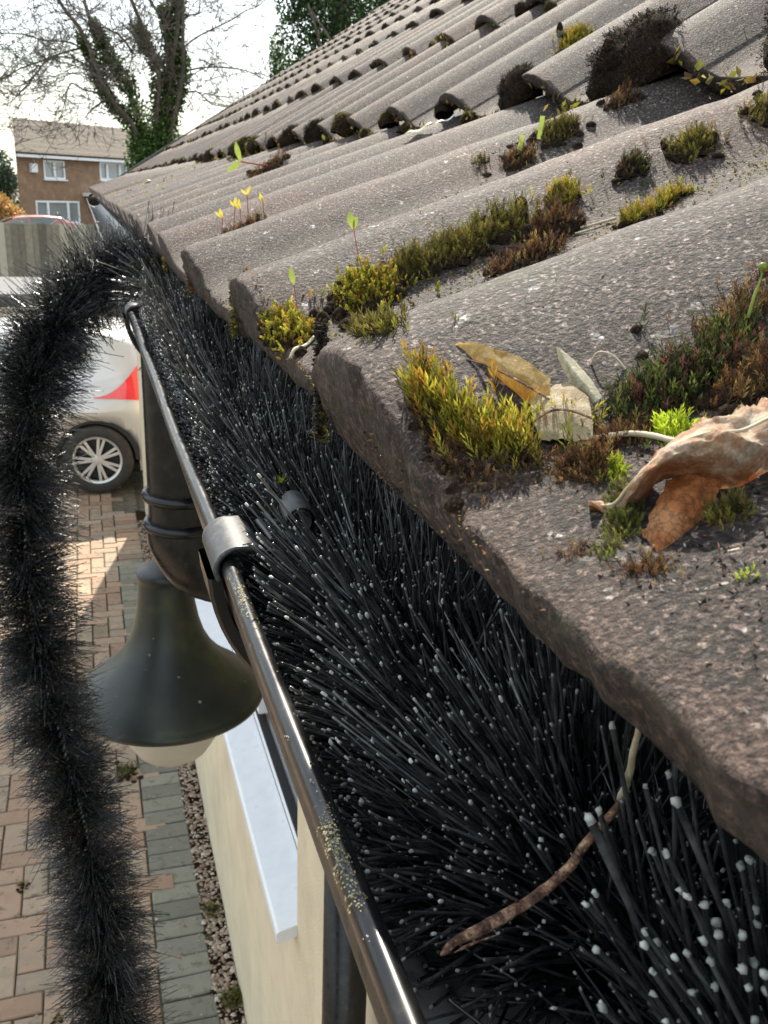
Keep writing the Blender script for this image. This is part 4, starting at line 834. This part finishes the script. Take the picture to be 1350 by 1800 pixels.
def stick_tube(c, rr, seed, mt, nm):
    mb = MB().tube(c, rr, 12); V = np.array([tuple(p) for p in mb.v]); V += (anoise(V, 1500, seed+7)*.00012)[:, None]*np.array([[.5, .5, .7]])+(anoise(V, 700, seed)*.00025)[:, None]*norm(RNG.normal(size=(1, 3)))+(anoise(V, 420, seed+1)*.00025)[:, None]*np.array([[.6, -.5, .3]])
    link(nm, mesh_np(nm, V, mb.f, mt, smooth=True), st)
stick_tube(c1, list(np.interp(np.linspace(0, 1, len(c1)), [0, .06, .3, .6, 1], [.0002, .0007, .0012, .0010, .0008])), 21, M['stick'], 'lower_length')
stick_tube(c2, list(np.interp(np.linspace(0, 1, len(c2)), [0, .5, 1], [.0008, .0005, .0007])), 22, M['straw'], 'upper_length')
for k_ in range(5):
    o_ = Vector((random.gauss(0, .0008), random.gauss(0, .0008), random.gauss(0, .0005))); a_ = random.randrange(0, 18)
    MB().tube([p+o_*(1+.15*i) for i, p in enumerate(c1[a_:a_+random.randint(7, 15)])], [.00004, .0003, .00025, .00004], 5).part('splinter', M['stick'], st)
def straw(name, label, pts, r, mt, cat='straw'): return MB().tube(catmull(pts, 6), r, 6).part(name, M[mt], label=label, cat=cat, smooth=True)
zr_ = lambda x, y, h=.0008: (x, y, roof_z(x, y)+h)
straw('straw', 'curved pale straw on the eave beside the rounded moss clump', [zr_(.0685, .330), zr_(.071, .333, .0025), zr_(.076, .338), zr_(.081, .345)], .0007, 'straw')
straw('straw', 'short pale straw, upper of the two by the brown crumbly lump', [zr_(.195, .355), zr_(.202, .352), zr_(.208, .350)], .0006, 'straw')
straw('straw', 'short pale straw, lower of the two by the brown crumbly lump', [zr_(.190, .350), zr_(.197, .347)], .0005, 'straw')
straw('twig', 'tiny twig near the right end of the chain of moss', [zr_(.156, .352), zr_(.165, .349), zr_(.171, .350)], .0005, 'straw', 'twig')
straw('grass_blade', 'thin bent grass blade at the left foot of the large dark moss mass', [zr_(.1045, .180), zr_(.1055, .179, .0045), zr_(.1085, .177, .004), zr_(.111, .174, .001)], .00022, 'straw', 'grass')
for i, (x, y) in enumerate([(.0905, .1090), (.076, .139), (.0725, .151)]):
    straw('chip', ['pale chip on the bare pan right of the leaf tip', 'orange crumb on the pan left of the moss trail', 'pale crumb below the soil under the yellow moss'][i], [zr_(x, y), zr_(x+.0015, y-.0006)], .0003, 'straw', 'chip')
def sprout(label, base, h, lean, leafs, mt='sprout', r=.00022, stem='redstem'):
    b = Vector(base); o = link('sprout', None, label=label, cat='seedling', loc=b); t = Vector((lean[0], lean[1], h))
    MB().tube(catmull([(0, 0, 0), tuple(t*.5+Vector((lean[0]*.15, 0, 0))), tuple(t)], 5), r, 6).part('stem', M[stem], o, smooth=True)
    for (dx, dy, dz, w) in leafs:
        d = Vector((dx, dy, dz)); s = d.cross(Vector((.4, .8, .2))).normalized()*w; nrm = d.cross(s).normalized()*w*.5; rows = []
        for k in range(7):
            f = k/6; ww = sin(pi*min(1, f*.93+.04))**.8; c = t+d*f+nrm*sin(pi*f)*.8
            rows.append([c-s*ww+nrm*ww*.5, c, c+s*ww+nrm*ww*.5])
        MB().grid(rows).part('seed_leaf', M[mt], o, smooth=True)
    return o
sprout('lone sprout with a red stem and one folded green leaf above the golden moss dome', zr_(.1075, .373, .008), .016, (-.003, .004), [(-.0015, .002, .0068, .0016), (.001, -.001, .005, .0010)])
sprout('small sprout with a red stem and yellow-green leaf above the eave moss clump', zr_(.079, .366, .006), .0095, (-.001, .002), [(-.001, .001, .0065, .0013)])
o = sprout('large red-stemmed seedling with two long green leaves on the tiles', zr_(.256, 1.39, .008), .004, (-.036, .012), [(-.007, .002, .026, .0042), (-.019, .004, -.014, .0040)], r=.0013)
for k, (dx, h) in enumerate([(-.014, .013), (-.004, .017), (.003, .012), (.009, .020), (.022, .008)]):
    sprout('thin yellow seedling, '+['leftmost', 'second from the left', 'short middle one', 'tallest one', 'rightmost and lowest'][k]+', on the brown moss strip near the eave', zr_(.118+dx, .772+dx*.3, .006), h, (random.gauss(0, .004), random.gauss(0, .003)), [(random.gauss(0, .002), 0, .007, .0013), (random.gauss(-.003, .002), 0, .004, .0010)], mt='sprout_y', r=.00035)['group'] = 'thin yellow seedlings on the brown moss strip'
sp = link('moss_capsule', None, label='yellow stalk with a round capsule rising from the large dark moss at right', cat='moss', loc=(.1265, .158, -.021))
MB().tube(catmull([(0, 0, 0), (.0006, 0, .004), (.0022, .0008, .0075), (.0024, .001, .0095)], 5), [.00032]*8+[.00022]*8, 7).part('stalk', M['sprout'], sp, smooth=True)
MB().lathe([(.0001, -.0005), (.0006, -.0003), (.0009, .0003), (.0009, .0008), (.0005, .0012), (.0001, .0013)], (.0024, .001, .0095), 10).part('capsule', M['sprout'], sp, smooth=True)
# grass blades in the third roll patches
for (x, y, h, lab) in [(.268, .578, .012, 'bright green grass blade standing on the lower brown patch of the third roll'), (.285, .586, .014, 'bright green grass blade standing between the two patches of the third roll')]:
    z = roof_z(x, y)+.004; MB().grid([[(x-.0012*(1-k/5), y, z+h*k/5), (x+.0012*(1-k/5)+.0006*k, y-.001, z+h*k/5)] for k in range(6)]).part('grass_blade', M['sprout'], label=lab, cat='grass')
def flat_bit(name, label, x, y, dx, dy, w, mt, cat='petal'):
    rows = []
    for k in range(9):
        f = k/8; ww = w*sin(pi*min(1, f*.9+.06))**.6; xx, yy_ = x+dx*f, y+dy*f; nx, ny = -dy, dx; q = math.hypot(nx, ny)
        z = roof_z(xx, yy_)+.003+.0015*sin(f*9); rows.append([(xx-nx/q*ww, yy_-ny/q*ww, z+.001), (xx, yy_, z+.002), (xx+nx/q*ww, yy_+ny/q*ww, z+.0012)])
    return MB().grid(rows).part(name, M[mt], label=label, cat=cat, smooth=True)
flat_bit('petal', 'bright yellow curled catkin flake on a roll in the middle of the roof', .330, 1.000, .032, .004, .0035, 'sprout', 'catkin')
flat_bit('petal', 'white splinter lying next to the yellow catkin flake', .364, 1.000, .028, .004, .0022, 'white', 'splinter')
flat_bit('petal', 'pale yellow splinter on the far end of the roof near the eave', .150, 3.15, .05, -.15, .009, 'straw', 'splinter')
V_, D_, C_ = [], [], []
for _ in range(420):
    x = random.uniform(.08, .42); y = random.uniform(1.9, 3.6); V_.append((x, y, roof_z(x, y)+.001)); D_.append((random.gauss(0, 1), random.gauss(0, 1), .8)); C_.append(random.choice([(.5, .45, .05), (.3, .3, .06), (.2, .12, .05)]))
link('seed_litter', leaf_quads(np.array(V_), np.array(D_), RNG.uniform(.003, .010, 420), RNG.uniform(.001, .003, 420), np.array(C_), 'seed_litter', M['moss']), label='yellow seed litter strewn on the far tiles near the eave', cat='litter', kind='stuff')
# root hairs tangled in the bristles
V_ = MB()
for _ in range(16):
    y = random.gauss(.19, .04); p = Vector((.066+random.gauss(0, .006), y, -.108+random.gauss(0, .006))); pts = [p]
    for k in range(6): pts.append(pts[-1]+Vector((random.gauss(0, .0012), random.gauss(0, .0012), random.gauss(0, .001))))
    V_.tube(catmull(pts, 5), .00009, 4)
V_.part('rootlets', M['soil'], label='fine brown rootlets tangled among the bristles', cat='roots', kind='stuff')

# ------------------------------------------------------------ cars
def car(paint, loc, rz, label, sc=1.0):
    o = link('parked_car', None, label=label, cat='car', group='parked cars', loc=loc, rot=(0, 0, rz)); o.scale = (sc, sc, sc)
    TX = [0, .04, .10, .18, .32, .50, .62, .75, 1.2, 1.7, 2.2, 2.6, 3.0, 3.3, 3.9, 4.2, 4.33]; TZ = [.66, .98, 1.12, 1.22, 1.34, 1.44, 1.465, 1.47, 1.50, 1.49, 1.44, 1.30, 1.10, 1.0, .88, .76, .55]
    BX = [0, .2, .5, 1.0, 3.2, 4.33]; BZ = [1.0, 1.08, 1.10, 1.0, .90, .75]
    WXp = [0, .08, .3, .8, 3.4, 4.1, 4.33]; WZp = [.66, .76, .85, .90, .90, .80, .55]
    top = lambda x: float(np.interp(x, TX, TZ)); w = lambda x: float(np.interp(x, WXp, WZp))
    belt = lambda x: min(float(np.interp(x, BX, BZ)), top(x)-.03)
    XW = (.80, 3.45)
    def zb(x):
        z = .20
        for c in XW:
            if abs(x-c) < .375: z = max(z, .33+math.sqrt(.375**2-(x-c)**2))
        return z
    def sect(x):
        W = w(x); b = belt(x); t = top(x); z0 = zb(x); rw = W*(.70 if t-b > .2 else .86+.0*(t-b)); k = min(1, (t-b)/.3); rw = W*(.93-.22*k)
        return [(W*.93, z0), (W*.985, max(z0, .42)+.0), (W*1.0, max(z0, .62)+.001), (W*.99, max(z0+.002, .78) if b > .82 else b-.03), (W*.95, b), (W*.93*(1-k*.02), b+.02*k+.001), (rw+.02, t-.07*k-.004), (rw-.05, t-.02*k-.002), (rw-.22, t-.004), (0, t)]
    X = sorted(set(list(np.linspace(0, 4.33, 66))+[c+s*q for c in XW for s in (-1, 1) for q in (.374, .376, .34, .25)]))
    rows = []
    for x in X:
        s = sect(x); rows.append([(x, -y, z) for y, z in s]+[(x, y, z) for y, z in s[::-1][1:]])
    mb = MB().grid(rows); n = len(rows[0]); mb.f += [list(range(n))[::-1], [(len(rows)-1)*n+k for k in range(n)]]; mb.m += [0, 0]
    mb.box((.1, -.7, .16), (4.2, .7, .3), 1); mb.box((-.05, -.62, .36), (.05, .62, .58), 0, bev=.03)
    mb.part('body', [paint, M['black']], o, smooth=True)
    def pt(x, s, off, side):   # s 0..1 from belt to glass top
        q = sect(x); a, b = q[5], q[6]; y = a[0]+(b[0]-a[0])*s+off; z = a[1]+(b[1]-a[1])*s; return (x, -side*y, z)
    for side in (1, -1):
        for xa, xb, la in ((.76, 1.75, 'rear'), (1.85, 2.95, 'front')):
            rows = []
            for x in np.linspace(xa, xb, 12):
                lo = max(.06, .84-(x-.76)/.5*.8) if la == 'rear' else .06; hi = .93
                rows.append([pt(x, lo+(hi-lo)*k/4, .008, side) for k in range(5)])
            MB().grid(rows).part('side_window', M['glass'], o, smooth=True)
        rows = []
        for x in np.linspace(.76, 3.0, 24):
            lo = max(.0, .82-(x-.76)/.5*.84); rows.append([pt(x, lo-.035, .010, side), pt(x, lo+.035, .012, side)])
        MB().grid(rows).part('window_trim', M['alloy'], o)
        # tail light: a wedge along the side
        rows = []
        for x in np.linspace(.015, .80, 16):
            f = (x-.015)/.785; zl = .86+.05*f; zh = zl+min(.34, 1.25*(1-f)**2.0)+.010; W = w(x)
            rows.append([(x-.012*(1-f), -side*(float(np.interp(z, [.2, .42, .62, .78, belt(x), 1.4], [W*.93, W*.985, W, W*.99, W*.95, W*.8]))+.010), z) for z in np.linspace(zl, zh, 5)])
        MB().grid(rows).part('tail_light', M['tail'], o, smooth=True)
        MB().grid([[(x, -side*(w(x)+.004-.012*(x-3.9)), z) for z in (.62, .70, .76)] for x in np.linspace(3.75, 4.2, 6)]).part('headlight', M['glass'], o)
        MB().box((2.95, -side*.9-(.18 if side > 0 else 0), .98), (3.1, -side*.9+(0 if side > 0 else .18), 1.1), bev=.02).part('mirror', paint, o)
        mb = MB()
        for x in (1.78, 2.98): mb.box((x, -side*.905-.003, .35), (x+.008, -side*.905+.003, .92))
        mb.part('door_seam', M['black'], o)
        for c in XW:
            arch = MB()
            arch.grid([[(c+r*cos(t), -side*(.875-dd), .33+r*sin(t)) for t in np.linspace(0, pi, 20)] for r, dd in ((.385, -.012), (.345, -.008), (.345, .25), (.0, .25))]); arch.part('wheel_arch', M['black'], o)
            wh = link('wheel', None, o, loc=(c, -side*.80, .33))
            R0 = .325; sd_ = -side
            MB().lathe([(.215, sd_*.085), (.235, sd_*.098), (.29, sd_*.10), (.315, sd_*.082), (R0, sd_*.04), (R0, -sd_*.08), (.29, -sd_*.1), (.2, -sd_*.1)], n=44, axis='Y').part('tyre', M['tyre'], wh, smooth=True)
            rm = MB().lathe([(.200, sd_*.05), (.203, sd_*.088), (.222, sd_*.096), (.228, sd_*.08)], n=44, axis='Y')
            for k in range(14):
                a0_ = 2*pi*(k//2)/7+(.13 if k % 2 else -.13); T = Matrix.Rotation(a0_, 4, 'Y'); rm.box((.03, min(sd_*.066, sd_*.088), -.0125), (.21, max(sd_*.066, sd_*.088), .0125), M=T, bev=.003)
            rm.lathe([(.001, sd_*.092), (.035, sd_*.09), (.055, sd_*.075), (.055, sd_*.05)], n=20, axis='Y'); rm.part('rim', M['alloy'], wh, smooth=False)
            MB().lathe([(.001, sd_*.03), (.19, sd_*.03)], n=24, axis='Y').part('brake_disc', M['black'], wh)
    rows = [[(x-.012, y, top(x)+.004) for y in np.linspace(-.55, .55, 7)] for x in (.14, .22, .32, .44)]
    MB().grid(rows).part('rear_window', M['glass'], o, smooth=True)
    rows = [[(x+.012, y, top(x)+.006) for y in np.linspace(-.6, .6, 7)] for x in (2.35, 2.6, 2.85, 3.1)]
    MB().grid(rows).part('windscreen', M['glass'], o, smooth=True)
    return o
cy_ = 8.52
car(M['paint'], (.80+.07, cy_+.80*1.0+.08, GROUND+.005), pi-rad(6), 'silver hatchback with a red tail light parked beyond the end of the wall')
car(M['paint_red'], (-.4, 41.0, GROUND+.0), pi+rad(12), 'red car whose roof shows above the wooden fence')

# ------------------------------------------------------------ outbuilding, fence
ob = link('outbuilding', None, label='low cream outbuilding with a flat grey roof at the left edge, behind the brush', cat='outbuilding')
MB().box((-4.2, 11.15, GROUND-.05), (-.66, 12.9, -1.30)).part('wall', M['render'], ob)
m = MB(); m.box((-4.3, 11.0, -1.24), (-.56, 13.05, -1.17), bev=.008); m.part('roof', M['roofgrey'], ob)
MB().box((-4.31, 10.975, -1.31), (-.55, 11.0, -1.19)).part('fascia', M['black'], ob)
fn = link('fence', None, label='tall grey-brown vertical board fence in front of the brick house', cat='fence')
for i in range(62):
    x = -3.3+i*.145; h = .90+random.uniform(-.012, .012)
    MB().box((x, 23+(.02 if i % 2 else 0), GROUND-.1), (x+.158, 23.016+(.02 if i % 2 else 0), -h), bev=.004).part('board', M['board'], fn)
for z in (-1.2, -2.2): MB().box((-3.3, 23.042, z-.04), (5.7, 23.08, z+.04)).part('rail', M['board'], fn)
for x in (-3.2, -1.4, .4, 2.2, 4.0): MB().box((x, 23.085, GROUND-.1), (x+.1, 23.18, -.86)).part('post', M['board'], fn)

# ------------------------------------------------------------ brick house
hs = link('brick_house', None, label='two-storey brown brick house with white windows beyond the fence', cat='house', loc=(-2.75, 48, 0), rot=(0, 0, rad(38)))
HB = GROUND-.9; HL = 14.
mb = MB(); wins = [(1.43, .12, 2.62, .96, 2), (4.68, .18, 6.4, 1.03, 3), (.84, -1.88, 3.32, -.85, 3), (9.0, .18, 10.8, 1.03, 2), (8.6, -1.88, 11, -.85, 3)]
xs_ = sorted({0, HL} | {w_[0] for w_ in wins} | {w_[2] for w_ in wins}); zs_ = sorted({HB, 1.16} | {w_[1] for w_ in wins} | {w_[3] for w_ in wins})
for a, b in zip(xs_, xs_[1:]):
    for c, d in zip(zs_, zs_[1:]):
        mx_, mz_ = (a+b)/2, (c+d)/2
        if any(w_[0] < mx_ < w_[2] and w_[1] < mz_ < w_[3] for w_ in wins): continue
        mb.add([(a, 0, c), (b, 0, c), (b, 0, d), (a, 0, d)], [[0, 1, 2, 3]])
mb.add([(0, 0, HB), (4.9, 7, HB), (4.9, 7, 1.16), (2.43, 3.5, 2.8), (0, 0, 1.16)], [[0, 4, 3, 2, 1]]); mb.add([(HL, 0, HB), (HL, 7, HB), (HL, 7, 1.16), (HL, 3.5, 2.6), (HL, 0, 1.16)], [[0, 1, 2, 3, 4]]); mb.add([(4.9, 7, HB), (HL, 7, HB), (HL, 7, 1.16), (4.9, 7, 1.16)], [[3, 2, 1, 0]])
mb.part('wall', M['brick'], hs)
rows = []
for k, s_ in enumerate(np.linspace(-.35, 3.5, 15)):
    z = 1.22+(s_+.35)*(2.90-1.22)/3.85; r_ = []; xo = -.25+max(s_, -.35)*.694+.24
    for x in np.linspace(0, 1, 190): x = xo+(HL+.25-xo)*x; r_.append((x, s_, z+.022*abs(sin(x*pi/.30))+(.018 if k % 2 else 0)))
    rows.append(r_)
rb = MB().grid(rows); rb.grid([[(2.42, 3.5, 2.9), (5.05, 7.3, 1.2)], [(HL+.25, 3.5, 2.9), (HL+.25, 7.3, 1.2)]]); rb.grid([[(-.25, -.35, 1.16), (-.25, -.35, 1.25)], [(HL+.25, -.35, 1.16), (HL+.25, -.35, 1.25)]]); rb.grid([[(-.27, -.36, 1.12), (2.40, 3.5, 2.76)], [(-.27, -.36, 1.26), (2.40, 3.5, 2.94)]])
rb.part('roof', M['roof_far'], hs)
MB().box((-.2, -.40, 1.03), (HL, -.30, 1.15)).part('roof_gutter', M['upvc'], hs)
for w_ in wins:
    x0, z0, x1, z1, n = w_; wn = link('window', None, hs); fr = MB(); t = .085
    fr.box((x0, -.02, z0), (x0+t, .08, z1)); fr.box((x1-t, -.02, z0), (x1, .08, z1)); fr.box((x0+t, -.02, z0), (x1-t, .08, z0+t)); fr.box((x0+t, -.02, z1-t), (x1-t, .08, z1))
    fs = {2: [.5], 3: [.27, .73]}[n]
    for f in fs: xm = x0+(x1-x0)*f; fr.box((xm-.06, -.03, z0+t), (xm+.06, .08, z1-t))
    fr.part('frame', M['upvc'], wn); MB().box((x0-.06, -.12, z0-.06), (x1+.06, .02, z0-.004)).part('sill', M['upvc'], wn)
    e = [x0+t]+[x0+(x1-x0)*f for f in fs]+[x1-t]
    for a, b in zip(e, e[1:]): MB().box((a, .04, z0+t), (b, .045, z1-t)).part('pane', M['glass'], wn)
    MB().box((x0, .6, z0), (x1, .62, z1)).part('curtain', M['board'], wn)
MB().box((.66, -.18, .38), (1.0, -.002, .78), bev=.02).part('alarm_box', M['upvc'], hs)
cp = link('porch_canopy', None, hs); MB().box((3.55, -1.3, -.62), (6.1, -.002, -.45), bev=.02).part('slab', M['upvc'], cp)
MB().box((3.7, -1.2, HB), (3.82, -1.08, -.62)).part('post', M['upvc'], cp)
MB().box((4.2, -.03, HB), (5.1, -.002, -.75)).part('door', M['board'], hs)

# ------------------------------------------------------------ trees
TY = 34.
def gen_tree(limbs, seed, rbase, depth, twig_len, spread=.5, dens=1.0):
    r = random.Random(seed); segs = []
    def grow(p, d, L, rr, dep):
        pts = [p]; q = p.copy(); dd = d.normalized(); n = 5
        for k in range(n):
            dd = (dd+Vector((r.gauss(0, .16), r.gauss(0, .16), r.gauss(0, .13)+.02))).normalized(); q = q+dd*L/n; pts.append(q.copy())
        segs.append((pts, rr, dep))
        if dep > 0:
            for _ in range(int((2 if dep < 3 else 3)*dens+r.random())):
                k = r.randint(1, n); v = pts[k]; nd = (dd+Vector((r.gauss(0, 1), r.gauss(0, 1)*.7, r.gauss(0, .8)))*spread*1.3).normalized(); grow(v, nd, L*r.uniform(.5, .8), rr*.6, dep-1)
    for pts, r0_, r1_, sub in limbs:
        P_ = catmull(pts, 5); segs.append((P_, (r0_, r1_), 9))
        for k in range(3, len(P_), 1):
            if r.random() < sub:
                d = (P_[k]-P_[k-1]).normalized(); nd = (d*.6+Vector((r.gauss(0, .8), r.gauss(0, .8), r.gauss(0, .5)+.1))).normalized()
                f = k/len(P_); grow(P_[k], nd, twig_len*r.uniform(.6, 1.2), (r0_+(r1_-r0_)*f)*.35+.008, depth)
    return segs
def tree_obj(name, label, limbs, seed, depth, twig, parent_loc, sub_mat='bark', dens=1.0, rb=.02):
    o = link(name, None, label=label, cat='tree'); big, sm = MB(), MB()
    for pts, rr, dep in gen_tree(limbs, seed, .3, depth, twig, dens=dens):
        if isinstance(rr, tuple): big.tube(pts, list(np.linspace(rr[0], rr[1], len(pts))), 8)
        else: sm.tube(pts, list(np.linspace(max(rr*.8, .0095), max(rr*.4, .006), len(pts))), 3 if rr < .03 else 5, cap=False)
    big.part('trunk', M[sub_mat], o, smooth=True)
    if sm.v: sm.part('crown', M[sub_mat], o, kind='stuff')
    return o
LIMBS={
'a':[(2.012, 0.641), (1.794, 1.779), (1.199, 2.436), (0.843, 3.007), (0.579, 3.821), (0.277, 4.452), (-0.072, 4.826), (-0.42, 5.353), (-0.622, 5.959)],
'b':[(2.012, 0.641), (2.036, 1.878), (1.681, 3.06), (1.184, 3.698), (0.926, 4.338), (0.73, 4.81), (0.549, 5.435), (0.472, 6.059)],
'c':[(2.384, 0.657), (2.549, 2.254), (2.657, 3.462), (2.334, 4.279), (2.094, 4.837), (1.81, 5.463), (1.675, 6.169)],
'd':[(2.478, 0.66), (2.826, 2.269), (3.08, 3.998), (3.023, 4.828), (2.867, 5.39), (2.617, 5.773), (2.558, 6.408)],
'e':[(2.759, 0.672), (3.009, 3.144), (3.252, 4.68), (3.326, 5.673), (3.267, 6.474)],
'f':[(2.665, 0.668), (3.207, 2.552), (3.391, 3.511), (3.416, 4.19)],
'b2':[(0.934, 4.47), (0.471, 4.79), (-0.003, 5.309), (-0.131, 5.848)],
'g':[(3.417, 4.224), (3.926, 4.648), (4.489, 4.976), (5.147, 5.329), (5.715, 5.71), (6.379, 6.1)],
'g2':[(3.334, 4.935), (3.67, 5.21), (3.945, 5.265), (3.991, 5.565), (3.97, 6.054)],
'h':[(3.468, 3.601), (4.177, 3.735), (4.928, 3.751), (5.498, 3.651), (5.976, 3.42)],
'i':[(0.418, 4.007), (-0.081, 4.23), (-0.841, 4.27), (-1.413, 4.418), (-2.07, 4.43), (-2.56, 4.423)],
'j':[(0.248, 4.043), (-0.281, 3.842), (-0.898, 3.554), (-1.512, 3.268), (-2.222, 2.814), (-2.58, 2.546)],
'k':[(0.645, 3.495), (-0.117, 3.739), (-0.728, 3.566), (-1.194, 3.043), (-1.57, 2.608), (-2.115, 2.161)],
'l':[(1.04, 2.767), (0.338, 2.808), (-0.088, 2.948), (-0.299, 2.433), (-0.459, 1.918)],
'm':[(1.214, 2.692), (0.846, 2.501), (0.475, 2.224), (0.28, 1.957)],
'n':[(3.406, 2.911), (3.874, 2.974), (4.334, 2.617), (4.904, 2.562)],
'o':[(1.909, 3.999), (1.576, 4.387), (1.151, 4.6), (0.72, 4.648)],
'p':[(2.617, 3.797), (2.448, 4.037), (2.182, 4.101), (1.905, 3.915), (1.731, 3.986)]}
lim = [([(2.3, TY, GROUND), (2.3, TY, -1), (2.3, TY, .8)], .36, .26, 0)]
dy = 0
for k, v in LIMBS.items():
    ext = [] if k in 'hlmnop' else [(v[-1][0]+(v[-1][0]-v[-2][0])*2, v[-1][1]+(v[-1][1]-v[-2][1])*2+1)]
    pts = [(x, TY+(random.uniform(-.1, .1)+.25*i*(1 if k in 'bdgi' else -1) if i else 0), z) for i, (x, z) in enumerate(list(v)+ext)]
    bigl = k in ('a', 'b', 'c', 'd', 'e', 'f'); lim.append((pts, .078 if bigl else .034, .045 if bigl else .012, .36 if bigl else .7))
bt = tree_obj('bare_tree', 'tall leafless tree with several ivy-clad limbs beside the brick house', lim, 5, 3, 1.5, None, dens=1.2)
# ivy on the limbs
def ivy(pts, n, r0_, r1_, L, cols, name, parent, up=.0):
    P_ = np.array([tuple(p) for p in catmull(pts, 6)]); k = RNG.uniform(0, len(P_)-1.001, n); i = k.astype(int); f = (k-i)[:, None]; c = P_[i]*(1-f)+P_[i+1]*f
    rr = (r0_+(r1_-r0_)*k/len(P_))*RNG.uniform(.3, 1.25, n)*(1+.35*anoise(c, 5, 3)); o = norm(RNG.normal(size=(n, 3))); pc = np.array(cols)[RNG.integers(0, len(cols), n)]*RNG.uniform(.6, 1.4, (n, 1))
    return link(name, leaf_quads(c+o*rr[:, None], o+RNG.normal(size=(n, 3))*.6+np.array([0, 0, -.4]), RNG.uniform(.6, 1.3, n)*L, RNG.uniform(.3, .5, n)*L, pc, name, M['ivy']), parent, kind='stuff')
IVC = [(.04, .08, .02), (.06, .12, .03), (.10, .18, .04), (.16, .26, .06), (.035, .06, .02)]
for k, n, a, b in (('a', 3800, .34, .13), ('b', 4400, .36, .15), ('c', 3000, .24, .17), ('d', 4000, .30, .15), ('e', 4800, .33, .15), ('f', 3000, .28, .17)):
    v = LIMBS[k][:6 if k in 'ab' else 5]; ivy([(x, TY, z) for x, z in v], n, a, b, .10, IVC, 'ivy', bt)
ivy([(2.25, TY, -1), (2.35, TY, .6), (2.3, TY, 1.3)], 3800, .75, .60, .12, IVC, 'ivy', bt)
# dark ivy-covered tree on the right
et = link('evergreen_tree', None, label='dark green ivy-smothered tree above the roof verge at top centre', cat='tree')
mbt = MB().tube([(6.4, 24, GROUND), (6.3, 24, 0), (6.2, 24, 4), (6.6, 24, 8)], [.35, .3, .25, .12], 8)
for a, b in (((5.6, 23.3, 2.2), (5.1, 22.6, 3.9)), ((5.3, 23.2, 3.9), (5.9, 22.6, 2.4)), ((6.2, 23.4, 2.6), (6.8, 22.6, 4.3))): mbt.tube(catmull([a, tuple((Vector(a)+Vector(b))/2+Vector((.12, 0, .1))), b], 4), .028, 6)
mbt.part('trunk', M['bark'], et, smooth=True)
n = 52000; lob = [(6.2, 24, 1.6, 1.7), (5.5, 24, 3.2, 1.05), (6.9, 24.3, 3.6, 1.6), (6.2, 24, 4.8, 1.6), (8.3, 24.5, 3.6, 1.7), (7.6, 24.2, 5.6, 2.0), (5.4, 24, 5.0, .9), (5.4, 24, 2.0, .9), (9.8, 25, 4.2, 1.8), (5.0, 24, 4.2, .45), (4.95, 24, 2.9, .35)]
k = RNG.choice(len(lob), n, p=np.array([l[3]**2 for l in lob])/sum(l[3]**2 for l in lob)); c = np.array([l[:3] for l in lob])[k]; rr = np.array([l[3] for l in lob])[k]; d = norm(RNG.normal(size=(n, 3)))
q = c+d*(rr*RNG.uniform(.55, 1.0, n)**.5*(1+.22*anoise(d*rr[:, None]+c, 2.4, 9)))[:, None]; keep = q[:, 2] > -1; q = q[keep]; d = d[keep]; n = len(q)
GC = [(.018, .04, .016), (.03, .06, .02), (.05, .09, .03), (.10, .17, .04), (.016, .03, .014)]; pc = np.array(GC)[RNG.integers(0, 5, n)]*RNG.uniform(.6, 1.4, (n, 1))*(1+.45*anoise(q, 3.1, 4))[:, None].clip(.45, 1.9)
link('foliage', leaf_quads(q, d+RNG.normal(size=(n, 3))*.8, RNG.uniform(.05, .12, n), RNG.uniform(.02, .045, n), pc, 'foliage', M['ivy']), et, kind='stuff')
# left edge: dark tree and orange shrub
def blob_tree(name, label, cat, lobes, n, L, cols, trunk):
    o = link(name, None, label=label, cat=cat); MB().tube(trunk, .12, 7).part('trunk', M['bark'], o)
    k = RNG.integers(0, len(lobes), n); c = np.array([l[:3] for l in lobes])[k]; rr = np.array([l[3] for l in lobes])[k]; d = norm(RNG.normal(size=(n, 3)))
    q = c+d*(rr*RNG.uniform(.3, 1, n)**.4*(1+.3*anoise(d*rr[:, None]+c, 1.6, 5)))[:, None]; pc = np.array(cols)[RNG.integers(0, len(cols), n)]*RNG.uniform(.6, 1.4, (n, 1))
    link('foliage', leaf_quads(q, d+RNG.normal(size=(n, 3))*.8, RNG.uniform(.6, 1.3, n)*L, RNG.uniform(.25, .4, n)*L, pc, 'foliage', M['ivy']), o, kind='stuff'); return o
blob_tree('pine_tree', 'dark grey-green tree at the far left beside the brick house', 'tree', [(-6.2, 70, .6, 1.6), (-5.2, 70, -.2, 1.0), (-7.6, 70, 1.2, 2.0), (-5.6, 70, -1.6, 1.3)], 9000, .28, [(.05, .08, .05), (.09, .12, .08), (.13, .16, .11)], [(-6, 70, GROUND), (-6, 70, 1)])
blob_tree('orange_shrub', 'orange-brown shrub at the far left above the fence', 'shrub', [(-3.6, 42, -1.2, 1.0), (-2.9, 42, -1.7, .8), (-4.4, 42, -.9, 1.0)], 6000, .16, [(.45, .24, .09), (.55, .34, .15), (.38, .22, .08), (.3, .3, .06)], [(-3.5, 42, GROUND), (-3.5, 42, -1.2)])
# distant greenery to the horizon
V_, D_ = [], []
blob_tree('far_hedge', 'long hedge line closing the view behind the houses', 'hedge', [(x_, 95+random.uniform(-4, 4), -2+random.uniform(-.5, .5), random.uniform(2, 3.2)) for x_ in range(-60, 120, 4)], 26000, .5, [(.06, .08, .04), (.09, .11, .06), (.12, .11, .07)], [(0, 95, GROUND), (0, 95, -1)])
